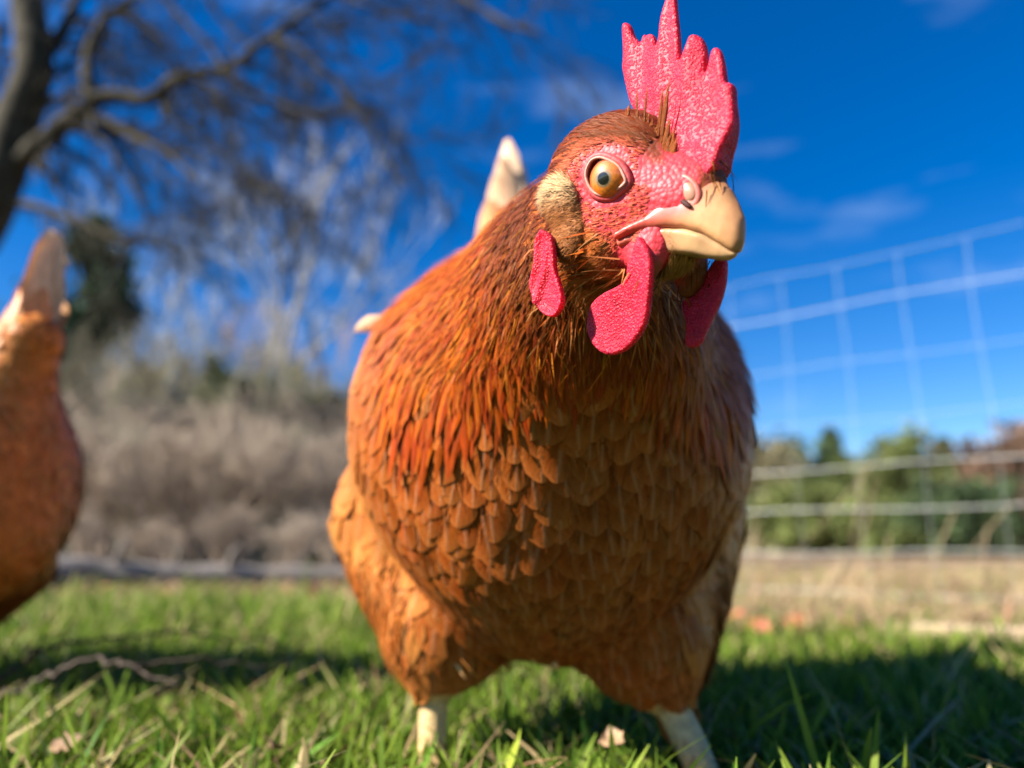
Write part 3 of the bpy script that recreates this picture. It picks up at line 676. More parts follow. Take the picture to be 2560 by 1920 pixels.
for sgn in (1, -1):
    ec = hw(2.6, sgn*11.4, 2.4); axis = nrm(.30*AX+sgn*.95*LX-.10*UX); r = .0080
    V, F, _u = cap(ec, axis, r, .02, 1.75, 14)
    eye = hpart('eye', V, F, M_BALL)
    V, F, fu = cap(ec, axis, r+.00012, .15, .84, 10); hpart('iris', V, F, M_IRIS, fuv=fu, parent=eye)
    V, F, fu = cap(ec, axis, r+.00020, .001, .235, 6); hpart('pupil', V, F, M_PUPIL, parent=eye)
    # lids: a rolled rim round the opening
    pl = ec+axis*.0058; e1 = nrm(np.cross(axis, UX)); e2 = np.cross(axis, e1)
    pts = []
    for x, y in smooth_poly(EO, 2):
        d = ray(1430+x/8.296, 340+y/8.296); ax0 = nrm(.30*AX+.95*LX-.10*UX); ec0 = hw(2.6, 11.4, 2.4); p0 = ec0+ax0*.0058
        tt = ((p0-_C)@ax0)/(d@ax0); hq = w2h(_C+d*tt); hq[1] *= sgn; pts.append(hw(*hq))
    pts = np.array(pts); pts = np.concatenate([pts, pts[:1]]); cc = pts.mean(0)
    rel = w2h(pts)[:, 2]-w2h(cc)[2]
    rel2 = pts-cc; out_ = nrm(rel2)
    for (off, back, rr_, mt) in ((.0004, .0, .00048, M_LID), (.0012, .0014, .0013, M_LID2)):
        Vt, Ft = tube(pts+out_*off-axis*back, rr_*np.where(rel > 2, .9, 1.0), 10); hpart('eyelid', Vt, Ft, mt, np.tile([.64, .17, .13], (len(Vt), 1)), parent=eye)

# spiky forehead feathers standing against the comb
def spike(root, tip, wd, c, mat, bendv=(0, 0, 0), name='feather', seg=TS, parent=None, prof=prof_point, sidev=None):
    root = np.asarray(root, float); tip = np.asarray(tip, float); t = seg[:, None]
    pth = root*(1-t)+tip*t+np.asarray(bendv)*(t*(1-t)*4)
    tg = nrm(np.gradient(pth, axis=0)); vw = nrm(_C-pth) if sidev is None else np.broadcast_to(sidev, pth.shape); s_ = nrm(np.cross(vw, tg)); nn = np.cross(tg, s_)
    ss = SS; Wt = (wd*.5*prof(seg))[:, None]*ss[None]*(1+.10*rng.normal(0, 1, (len(seg), 5))*(np.abs(ss) > .9))
    V = pth[:, None]+s_[:, None]*Wt[..., None]-nn[:, None]*(np.abs(Wt)*.3*np.abs(ss))[..., None]
    k = 5; i = (np.arange(len(seg)-1)*k)[:, None]; j = np.arange(4)[None]; Fq = np.stack([i+j, i+j+1, i+k+j+1, i+k+j], -1).reshape(-1, 4)
    fu = np.zeros((len(seg), 5, 3)); fu[..., 0] = ss; fu[..., 1] = seg[:, None]; fu[..., 2] = rng.random()
    c = np.asarray(c, float); cc = np.broadcast_to((c*.85)[None, None]*(1-t[:, None])+np.clip(c*1.25, 0, .9)[None, None]*t[:, None], (len(seg), 5, 3))
    return hpart(name, V.reshape(-1, 3), Fq, mat, cc.reshape(-1, 3), fu.reshape(-1, 3), parent)
for k in range(90):
    x0 = rng.uniform(1545, 1685); y0 = 335+(x0-1548)*.42+rng.uniform(0, 45); ln = rng.uniform(40, 92) if k > 3 else 118+8*k; 
    if k < 4: x0 = (1592, 1645, 1606, 1655)[k]; y0 = 340
    l0 = float(np.interp(x0, [1548, 1682], [10.8, 6.4])); r0 = px2head(x0, y0, l0); r1 = px2head(x0+rng.uniform(0, 22), y0-ln, l0-1.2)
    spike(hw(r0[0], l0, r0[2]), hw(r1[0], l0-1.2, r1[2]), rng.uniform(.0009, .0019), vary([.24, .042, .005], 1, .4)[0], M_HACKLE, name='forehead_feather')
# tail
tb = np.array([.006, .610, .330])
for i, (px, py, yy, wd, c) in enumerate(((1268, 348, .630, .034, (.64, .46, .32)), (1256, 392, .622, .036, (.60, .39, .25)), (1240, 440, .616, .038, (.70, .45, .28)), (1284, 385, .636, .034, (.60, .41, .27)), (1290, 420, .642, .036, (.58, .34, .19)), (1262, 400, .648, .034, (.68, .45, .28)), (1222, 500, .606, .040, (.60, .32, .16)), (1250, 440, .640, .036, (.70, .48, .30)), (1290, 500, .618, .040, (.52, .26, .12)))):
    spike(tb+np.array([(i % 3-1)*.010, (i//3)*.006, -.02]), at(px, py, yy), wd, c, M_FEATHER, (0, .008, 0), 'tail_feather', prof=prof_round, sidev=nrm(np.array([-.35+rng.normal(0, .12), -1, .3])))
for k in range(16):
    az = k*2*np.pi/16; b0_ = np.array([.010, .598, .275])+np.array([.036*math.cos(az), .030*math.sin(az), .012*math.sin(az*3)]); t1 = tb+(at(1262, 440, .632)-tb)*rng.uniform(.35, .75)+np.array([.020*math.cos(az), .016*math.sin(az), 0])
    spike(b0_, t1, .036, vary([.46, .21, .085], 1, .12)[0], M_FEATHER, (.006*math.cos(az), .010*math.sin(az), 0), 'tail_covert', prof=prof_round, sidev=nrm(np.array([math.cos(az), math.sin(az), .2])))
# pale loose feathers: one at the shoulder, a few on the near thigh and under the belly
for x0, y0, y_0, x1, y1, y_1, wd, c in ((960, 800, .425, 885, 832, .44, .012, (.76, .50, .33)), (1210, 655, .360, 1120, 735, .376, .006, (.78, .55, .40)), (1190, 705, .357, 1110, 765, .372, .006, (.78, .55, .40)), (1052, 1490, .414, 1110, 1670, .402, .006, (.66, .40, .18)), (1062, 1500, .411, 1165, 1700, .400, .005, (.66, .38, .16)), (1095, 1520, .408, 1190, 1650, .402, .005, (.56, .36, .22)), (1042, 1580, .412, 1062, 1690, .406, .005, (.52, .30, .16)), (1310, 1600, .395, 1338, 1660, .395, .004, (.78, .48, .22)), (1328, 1600, .395, 1358, 1650, .395, .004, (.72, .40, .20)), (1382, 1630, .40, 1392, 1680, .40, .004, (.74, .44, .22))):
    spike(at(x0, y0, y_0), at(x1, y1, y_1), wd, c, M_FEATHER, (0, -.004, 0))
# claws
M_CLAW = simple('claw_horn', (.55, .42, .28), .4, .4, 1, 200, .75, 1.1)
for m, e in TOES:
    d = nrm(e-m); P_ = np.stack([e-d*.004, e+d*.004+np.array([0, 0, .001]), e+d*.009-np.array([0, 0, .0015])]); Vt, Ft = tube(P_, [.0030, .0022, .0004], 7); hpart('claw', Vt, Ft, M_CLAW)

# the other hen: the same build of bird, turned away, only its tail end in the frame
hen2 = empty('hen', (-.520, .645, 0), RAD(-125)); hen2.scale = (.84, .84, .82); tag(hen2, 'second brown hen turned away, showing her shaded tail end', 'hen', 'brown hens on the lawn')
def dup(o, parent):
    c = o.copy(); COL.objects.link(c); c.parent = parent
    for ch in list(o.children): dup(ch, c)
    return c
for ch in list(hen.children):
    if ch.name.split('.')[0] != 'feather':
        c = dup(ch, hen2)
        if ch.name.startswith('tail_'):                       # she carries her tail further forward
            from mathutils import Matrix
            pv = Vector(tb-HB); R_ = Matrix.Rotation(RAD(7), 3, 'X'); c.rotation_euler = R_.to_euler(); c.scale = (.80, .80, .80); c.location = pv-(R_@pv)*.80
m_ = FS_BODY[0][big].shape; Fj = (FS_BODY[1][None]+(np.arange(300)*m_[1])[:, None, None]).reshape(-1, 4)
me = mesh_data('breast_plumage', FS_BODY[0][big].reshape(-1, 3)-HB, Fj, FS_BODY[2][big].reshape(-1, 3), FS_BODY[3][big].reshape(-1, 3), M_FEATHER, nor=FS_BODY[4][big].reshape(-1, 3)); tag(obj('breast_plumage', me, hen2), kind='stuff')
#==BACKGROUND==
# ------------------------------------------------------------------ ground
def ground_material():
    m, t, p = material('ground_soil')
    pos = N(t, 'ShaderNodeNewGeometry').outputs['Position']; xyz = N(t, 'ShaderNodeSeparateXYZ', {0: pos})
    n1 = N(t, 'ShaderNodeTexNoise', {'Vector': pos, 'Scale': 55.0, 'Detail': 8.0, 'Roughness': .7}); n2 = N(t, 'ShaderNodeTexNoise', {'Vector': pos, 'Scale': 2.2, 'Detail': 4.0})
    lawn = ramp(t, n1.outputs[0], [(.3, (.018, .028, .008)), (.5, (.05, .075, .018)), (.7, (.12, .11, .045))])
    litter = ramp(t, n1.outputs[0], [(.3, (.07, .045, .028)), (.5, (.22, .15, .095)), (.7, (.42, .31, .20))])
    # the lawn ends sooner on the side of the fence than on the side of the log
    lim = math_(t, 'ADD', N(t, 'ShaderNodeMapRange', {0: xyz.outputs[0], 1: -.5, 2: .5, 3: 1.5, 4: .92}).outputs[0], math_(t, 'MULTIPLY', math_(t, 'SUBTRACT', n2.outputs[0], .5), .8))
    f = N(t, 'ShaderNodeMapRange', {0: math_(t, 'SUBTRACT', xyz.outputs[1], lim), 1: -.12, 2: .15}).outputs[0]
    t.links.new(mixc(t, f, lawn, litter), p.inputs['Base Color']); p.inputs['Roughness'].default_value = .95; p.inputs['Specular IOR Level'].default_value = .1
    bump(t, n1.outputs[0], .8, .012, p); return m
gx = np.array([-400, -60, -15, -5, -2, 0, 2, 5, 15, 60, 400.]); gy = np.array([-400, -60, -10, -2, 0, 2, 5, 12, 40, 120, 900.])
G = np.stack(np.meshgrid(gx, gy, indexing='ij'), -1).reshape(-1, 2); V = np.concatenate([G, np.zeros((len(G), 1))], 1)
i = (np.arange(10)*11)[:, None]; j = np.arange(10)[None]; F = np.stack([i+j, i+11+j, i+12+j, i+1+j], -1).reshape(-1, 4)
tag(obj('ground', mesh_data('ground', V, F, mat=ground_material())), kind='structure')

# ------------------------------------------------------------------ grass
def blades(X, Y, hgt, wid, c0, c1, lean, curl, z0=None, nseg=4):
    n = len(X); az = rng.uniform(0, 2*np.pi, n); fx = rng.uniform(0, 2*np.pi, n)
    dirv = np.stack([np.cos(az), np.sin(az), 0*az], 1); side = np.stack([-np.sin(fx), np.cos(fx), 0*az], 1)
    base = np.stack([X, Y, 0*X if z0 is None else z0], 1); t = np.linspace(0, 1, nseg+1)
    V = []; Cc = []
    for k, tk in enumerate(t):
        ctr = base+dirv*(hgt*(lean*tk+curl*tk**2.2))[:, None]+np.array([0, 0, 1.])*(hgt*(tk-.35*curl*tk**2))[:, None]
        wk = wid*.5*(1-.55*tk**2) if k < nseg else wid*.07
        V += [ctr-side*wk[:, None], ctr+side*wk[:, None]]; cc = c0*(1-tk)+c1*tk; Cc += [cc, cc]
    V = np.stack(V, 1); Cc = np.stack(Cc, 1); b = (np.arange(n)*(2*nseg+2))[:, None]
    F = np.concatenate([b+np.array([[2*k, 2*k+1, 2*k+3, 2*k+2]]) for k in range(nseg)])
    return V.reshape(-1, 3), F, Cc.reshape(-1, 3)
def scatter(n, y0, y1, power=1.0, xlo=-1.0, xhi=1.0):
    y = y0+(y1-y0)*rng.random(n)**power; return rng.uniform(xlo, xhi, n)*(.78*y+.10), y
def lawn_limit(x): return np.interp(x, [-.5, .5], [1.55, .92])
def green(n, dry=.12):
    r = rng.random((n, 1)); c = np.array([.062, .125, .015])*(1-r)+np.array([.185, .25, .030])*r
    d = rng.random((n, 1)) < dry; return np.where(d, np.array([.42, .33, .16])*rng.uniform(.6, 1.2, (n, 1)), c)
# near lawn, one mass of blades
X, Y = scatter(34000, .26, 1.0, .75); n = len(X); c = green(n, .06)
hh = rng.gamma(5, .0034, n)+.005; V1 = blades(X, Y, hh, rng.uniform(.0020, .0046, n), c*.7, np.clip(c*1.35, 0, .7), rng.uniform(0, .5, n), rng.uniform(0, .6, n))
X, Y = scatter(46000, .95, 2.3, .8); m = Y < lawn_limit(X)+rng.normal(0, .10, len(X)); X, Y = X[m], Y[m]; n = len(X); c = green(n, .16)
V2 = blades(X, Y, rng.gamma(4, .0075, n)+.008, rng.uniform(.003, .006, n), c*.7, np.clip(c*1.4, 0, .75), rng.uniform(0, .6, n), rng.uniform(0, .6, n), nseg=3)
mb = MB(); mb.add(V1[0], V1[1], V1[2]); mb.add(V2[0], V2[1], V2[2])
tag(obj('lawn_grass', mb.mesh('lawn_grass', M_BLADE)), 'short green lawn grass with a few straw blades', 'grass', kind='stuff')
# thatch of small dead bits lying in the lawn
X, Y = scatter(2600, .28, 1.6, .8); n = len(X); c = vary([.30, .22, .11], n, .3, .1)
Vt = blades(X, Y, rng.uniform(.01, .03, n), rng.uniform(.0015, .003, n), c, c, rng.uniform(1, 3, n), rng.uniform(-.5, .5, n), z0=rng.uniform(.003, .018, n), nseg=2)
tag(obj('lawn_thatch', mesh_data('lawn_thatch', Vt[0], Vt[1], Vt[2], mat=M_DRY)), 'dead straw and thatch lying between the lawn blades', 'thatch', kind='stuff')
# single tall blades that stand out from the lawn in the foreground
for k, (x0, y0, x1, y1, yy, wd, cc) in enumerate(((215, 1900, 278, 1770, .40, .0042, (.14, .26, .07)), (262, 1915, 312, 1850, .38, .004, (.40, .30, .12)), (372, 1900, 388, 1808, .40, .004, (.16, .30, .04)), (640, 1905, 640, 1818, .39, .0038, (.20, .36, .05)), (470, 1880, 480, 1750, .43, .006, (.20, .32, .05)), (1255, 1915, 1300, 1822, .38, .0058, (.42, .50, .06)), (1500, 1900, 1455, 1792, .42, .0052, (.20, .38, .05)), (1240, 1880, 1222, 1815, .43, .005, (.17, .30, .04)), (1760, 1900, 1772, 1852, .40, .004, (.20, .36, .05)), (1800, 1910, 1890, 1885, .40, .005, (.26, .40, .05)), (1352, 1880, 1350, 1808, .43, .005, (.15, .30, .04)), (1050, 1900, 1092, 1830, .40, .0045, (.20, .36, .05)), (940, 1880, 960, 1800, .45, .006, (.12, .26, .04)), (560, 1880, 520, 1760, .45, .005, (.18, .32, .05)), (1600, 1890, 1640, 1830, .44, .005, (.2, .36, .05)), (780, 1890, 850, 1830, .42, .005, (.16, .34, .05)), (120, 1915, 90, 1830, .40, .004, (.16, .22, .08)))):
    tip = at(x1, y1, yy); bs = at(x0, y0, yy); bs = tip+(bs-tip)*(tip[2]/(tip[2]-bs[2])); t = np.linspace(0, 1, 7)[:, None]
    pth = bs*(1-t)+tip*t+np.array([.003*((k % 3)-1), .004, 0])*(t*(1-t)*4); wv = wd*.5*np.array([.8, 1, 1, .95, .8, .5, .12])
    sv = nrm(np.array([1, .35*((k % 5)-2), 0])); keel = np.array([0, .0008, 0])
    V = np.stack([pth-sv*wv[:, None], pth+keel, pth+sv*wv[:, None]], 1).reshape(-1, 3); i = (np.arange(6)*3)[:, None]; j = np.arange(2)[None]
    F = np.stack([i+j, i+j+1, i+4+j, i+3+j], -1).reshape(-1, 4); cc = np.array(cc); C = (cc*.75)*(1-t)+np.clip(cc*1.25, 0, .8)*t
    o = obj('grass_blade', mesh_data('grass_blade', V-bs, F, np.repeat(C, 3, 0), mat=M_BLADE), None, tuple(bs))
    tag(o, 'single tall grass blade rising above the mown lawn', 'grass blade', 'tall grass blades')
# straw-coloured rough grass under the fence
n = 60000; X = rng.uniform(-2.2, 3.0, n); Y = .8+3.4*rng.random(n)**1.3; m = Y > lawn_limit(X)-.05+rng.normal(0, .09, n); m &= ~((X < .35) & (rng.random(n) < .5)); X, Y = X[m], Y[m]; n = len(X)
c = vary(np.where(rng.random((n, 1)) < .16, np.array([.20, .26, .07]), np.array([.38, .27, .155])), n, .25, .08)
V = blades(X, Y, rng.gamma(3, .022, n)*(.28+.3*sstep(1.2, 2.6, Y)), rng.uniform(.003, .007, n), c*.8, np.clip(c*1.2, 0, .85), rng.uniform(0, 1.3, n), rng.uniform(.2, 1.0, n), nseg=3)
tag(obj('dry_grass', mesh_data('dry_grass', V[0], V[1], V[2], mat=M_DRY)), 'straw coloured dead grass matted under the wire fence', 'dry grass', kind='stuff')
# taller dead stalks leaning at the fence
M_STALK = simple('dry_stalk', (.40, .30, .18), .75, .2, 1, 60, .7, 1.2)
for k, (x0, y0, x1, y1, yy, wd) in enumerate(((1930, 1400, 2230, 1110, 1.55, .006), (2120, 1420, 2165, 1140, 1.6, .009), (2135, 1440, 2195, 1180, 1.6, .007), (2300, 1420, 2395, 1260, 1.5, .008), (2330, 1400, 2560, 1225, 1.4, .006), (2215, 1380, 2222, 1330, 1.5, .010), (1870, 1350, 1890, 1300, 1.7, .012), (2440, 1420, 2470, 1310, 1.4, .008), (2080, 1500, 2110, 1380, 1.35, .012), (2050, 1480, 2095, 1400, 1.4, .012))):
    tip = at(x1, y1, yy); bs = at(x0, y0, yy); bs = np.array([bs[0]+(bs[0]-tip[0])*.2, bs[1], 0]); t = np.linspace(0, 1, 8)[:, None]; pth = bs*(1-t)+tip*t+np.array([-.006, 0, .008])*(t*(1-t)*2)
    Vt, Ft = tube(pth-bs, wd*.16*np.array([.6, .55, .5, .5, .7, 1, .8, .15]), 6); o = obj('dry_stalk', mesh_data('dry_stalk', Vt, Ft, mat=M_STALK), None, tuple(bs))
    tag(o, ['longest dead stalk slanting across several fence wires', 'thick upright seed stalk in front of the middle of the fence', 'pale stalk leaning beside the thick upright seed stalk', 'fuzzy stalk tilted below the dark far conifer', 'long thin stalk running off past the end of the fence', 'very short stub of a stalk under the olive trees', 'short tan stalk close beside the walking hen', 'stalk with a drooping head below the reddish brown tree', 'yellow tuft stalk in the straw before the thick seed stalk', 'stout yellow stalk leaning against the tuft in the straw'][k], 'stalk', 'dead stalks by the fence')

# fallen leaves
def leaf_mesh(ln, wd, seed):
    r = np.random.default_rng(seed); t = np.linspace(0, 1, 9); s = np.linspace(-1, 1, 5); wv = wd*.5*np.sin(np.pi*t**.8)**.8*(1+.18*np.sin(t*19+seed))
    V = np.zeros((9, 5, 3)); V[..., 0] = (t-.5)[:, None]*ln; V[..., 1] = wv[:, None]*s; V[..., 2] = .35*np.abs(V[..., 1])+.12*ln*np.sin(t*3.1+seed)[:, None]+r.normal(0, .0008, (9, 5))
    V[..., 2] -= V[..., 2].min()
    i = (np.arange(8)*5)[:, None]; j = np.arange(4)[None]; return V.reshape(-1, 3), np.stack([i+j, i+j+1, i+6+j, i+5+j], -1).reshape(-1, 4)
M_LEAF = simple('dead_leaf', (.32, .20, .11), .6, .3, 1, 120, .6, 1.3, .001); M_LEAF2 = simple('red_leaf', (.36, .11, .06), .6, .3, 1, 120, .6, 1.3, .001)
def leaf(px, py, z, ln, wd, seed, mat, lab, grp, rx=0):
    d = ray(px, py); p = _C+d*((z-CAM_H)/d[2]); V, F = leaf_mesh(ln, wd, seed); o = obj('fallen_leaf', mesh_data('fallen_leaf', V, F, mat=mat), None, tuple(p)); o.rotation_euler = (rx, .2*math.sin(seed), seed*1.7); tag(o, lab, 'leaf', grp)
for k, (px, py, z) in enumerate(((672, 1880, .022), (845, 1905, .02), (1538, 1860, .03), (165, 1868, .02))): leaf(px, py, z, .016, .012, k+1, M_LEAF, 'curled tan leaf caught between the nearest grass blades', 'leaves in the foreground grass', .5)
for k, (px, py) in enumerate(((1990, 1568), (2100, 1563), (2240, 1568), (1900, 1590), (2180, 1575), (2420, 1665), (2030, 1600), (1840, 1560))): leaf(px, py, .012, .05, .035, k+11, M_LEAF2 if k % 3 < 2 else M_LEAF, 'fallen red brown leaf where the lawn meets the straw' if k % 3 < 2 else 'fallen tan leaf where the lawn meets the straw', 'leaves along the lawn edge', .35)
for k in range(90):
    x = rng.uniform(-1.7, -.1); y = rng.uniform(1.75, 2.35)+.1*rng.normal(); V, F = leaf_mesh(rng.uniform(.04, .07), rng.uniform(.025, .045), k+40)
    o = obj('fallen_leaf', mesh_data('fallen_leaf', V, F, mat=M_LEAF2 if k % 4 == 0 else M_LEAF), None, (x, y, .004+.02*rng.random())); o.rotation_euler = (rng.normal(0, .5), rng.normal(0, .4), rng.uniform(0, 6)); tag(o, 'reddish dead leaf in the litter drifted against the old log' if k % 4 == 0 else 'tan dead leaf in the litter drifted against the old log', 'leaf', 'leaf litter by the log')
# fallen twigs on the lawn
M_TWIG = simple('twig_bark', (.075, .055, .042), .85, .2, 1, 90, .6, 1.4, .001)
def twig(segs, y, lab):
    root = None; t_obj = None
    for i, (pts, y0, y1, r0, r1) in enumerate(segs):
        pts = np.array(pts, float); n = len(pts); yy = np.linspace(y0, y1, n); P = np.array([at(a, b, c) for (a, b), c in zip(pts, yy)]); P[:, 2] = np.maximum(P[:, 2], .006)
        if root is None: root = P[0].copy(); root[2] = 0; t_obj = empty('fallen_branch', tuple(root))
        tt = np.linspace(0, 1, n*4); Q = np.stack([np.interp(tt, np.linspace(0, 1, n), P[:, k]) for k in range(3)], 1); Q[1:-1] += rng.normal(0, .0012, Q[1:-1].shape)
        Vt, Ft = tube(Q-root, np.linspace(r0, r1, len(Q)), 6); obj('stem' if i == 0 else 'side_twig', mesh_data('twig', Vt, Ft, mat=M_TWIG), t_obj)
    tag(t_obj, lab, 'branch')
twig([([(-30, 1720), (30, 1680), (90, 1630), (150, 1612), (250, 1598), (340, 1592), (430, 1576), (560, 1595), (660, 1602), (720, 1620)], .60, .68, .0024, .0008), ([(70, 1640), (110, 1600), (150, 1580)], .605, .63, .0016, .0006), ([(420, 1578), (500, 1574), (545, 1555)], .655, .68, .0010, .0005)], 0, 'thin forked twig arching over the sunlit lawn')
twig([([(70, 1720), (140, 1680), (200, 1655), (260, 1648), (320, 1665), (380, 1688), (440, 1710)], .55, .52, .0020, .0010), ([(330, 1668), (420, 1650), (510, 1642), (580, 1660), (660, 1668), (710, 1655)], .535, .58, .0012, .0005), ([(-20, 1728), (60, 1728), (120, 1732), (180, 1740)], .56, .55, .0016, .0007)], 0, 'dark bent twig lying at the edge of the shade')

# ------------------------------------------------------------------ old log and edging board
M_LOG = simple('weathered_wood', (.20, .175, .155), .85, .2, 1, 14, .55, 1.25, .012)
P = np.array([at(x, y, d) for x, y, d in ((-260, 1440, 2.0), (60, 1435, 2.15), (240, 1438, 2.25), (480, 1452, 2.35), (700, 1452, 2.45), (980, 1450, 2.55))]); P[:, 2] = [.06, .065, .062, .05, .045, .045]
tt = np.linspace(0, 1, 26); Q = np.stack([np.interp(tt, np.linspace(0, 1, 6), P[:, k]) for k in range(3)], 1); rr = np.interp(tt, [0, .25, .5, 1], [.046, .048, .034, .030])*(1+.05*np.sin(tt*40))
Vt, Ft = tube(Q, rr, 14); Vt += rng.normal(0, .0016, Vt.shape); b0 = P[0]*[1, 1, 0]
lg = empty('old_log', tuple(b0)); tag(lg, 'weathered grey log lying along the far edge of the lawn', 'log'); obj('trunk', mesh_data('trunk', Vt-b0, Ft, mat=M_LOG), lg)
for k, tk in enumerate((.22, .45, .7)):
    c = Q[int(tk*25)]; S = np.stack([c, c+np.array([.02, -.03, .07]), c+np.array([.05, -.05, .10])]); Vt, Ft = tube(S-b0, [.016, .012, .004], 7); obj('branch_stub', mesh_data('branch_stub', Vt, Ft, mat=M_LOG), lg)
a_ = at(2270, 1592, 1.02); b_ = at(2760, 1575, .92); d_ = nrm((b_-a_)*[1, 1, 0]); s_ = np.array([-d_[1], d_[0], 0])
ln_ = 1.2; V = []; F = []
mb = MB(); k = 9
pr = np.array([(-.014, 0), (-.014, .024), (-.011, .028), (.011, .028), (.014, .024), (.014, 0)]); st = np.linspace(0, ln_, k); base = a_*[1, 1, 0]
V = np.array([d_*s+s_*(p[0]+.001*math.sin(9*s))+np.array([0, 0, p[1]+.0015*math.sin(7*s+1)*(p[1] > .01)]) for s in st for p in pr]); i = (np.arange(k-1)*6)[:, None]; j = np.arange(6)[None]
F = np.stack([i+j, i+(j+1) % 6, i+6+(j+1) % 6, i+6+j], -1).reshape(-1, 4); mb.add(V, F); mb.add(V[:6], [[5, 4, 3, 2, 1, 0]]); mb.add(V[-6:], [[0, 1, 2, 3, 4, 5]])
tag(obj('edging_board', mb.mesh('edging_board', simple('edging_wood', (.44, .32, .21), .85, .2, 1, 30, .6, 1.2, .003), False), None, tuple(base)), 'tan edging board half buried between lawn and straw', 'board')

# ------------------------------------------------------------------ woven wire fence
M_WIRE = simple('galvanised_wire', (.62, .62, .60), .45, .5, 1, 40, .75, 1.1, Metallic=.25)
f0 = np.array([.655, 2.07, 0]); fd = nrm(np.array([.56, -.42, 0.0])); fence = empty('wire_fence', tuple(f0)); tag(fence, 'woven galvanised wire fence standing in the straw', 'fence')
s0, s1 = -1.1, 1.6
for z in (.02, .12, .226, .334, .455, .61, .767, .885):
    ss_ = np.linspace(s0, s1, 19); Pz = fd*ss_[:, None]; Pz[:, 2] = z+.004*np.sin(ss_*9+z*30); Pz[:, 1] += .004*np.sin(ss_*21+z*10)
    Vt, Ft = tube(Pz, {.02: .0012, .12: .0012, .226: .0014, .334: .0014, .455: .0004, .61: .0005, .767: .0011, .885: .0005}[z], 6); obj('line_wire', mesh_data('line_wire', Vt, Ft, mat=M_WIRE), fence)
s = s0+.02; k = 0
while s < s1:
    zz = np.linspace(.02, .885, 12); Pz = fd*s+np.stack([.003*np.sin(zz*9+k), .003*np.cos(zz*11+k), zz], 1)
    Vt, Ft = tube(Pz, .0004, 6); obj('stay_wire', mesh_data('stay_wire', Vt, Ft, mat=M_WIRE), fence); s += .152; k += 1

# ------------------------------------------------------------------ trees
def grow_branch(mb, p, d, ln, r, depth, spread, up, kids, c, k=5, wob=.18, rmin=.0015):
    n = 5; pts = [p]; q = p.copy(); dd = d.copy()
    for i in range(n):
        dd = nrm(dd+rng.normal(0, wob, 3)+np.array([0, 0, up])); q = q+dd*ln/n; pts.append(q.copy())
    pts = np.array(pts); rr = np.linspace(r, max(r*.45, rmin), n+1); Vt, Ft = tube(pts, rr, k); mb.add(Vt, Ft, c)
    if depth <= 0: return
    for i in range(kids):
        t = rng.uniform(.3, 1.0); j = min(int(t*n), n-1); o = pts[j]+(pts[j+1]-pts[j])*(t*n-j)
        ax = nrm(rng.normal(0, 1, 3)); d2 = nrm(dd+ax*spread); grow_branch(mb, o, d2, ln*rng.uniform(.45, .72), max(r*.5*(1-.3*t), rmin), depth-1, spread, up, kids, c, max(3, k-1), wob, rmin)
M_BARK = vcol('tree_bark', .9, .15, 9, .02, .6, 1.35); M_BARKP = vcol('pale_bark', .85, .15, 12, .01, .75, 1.25)
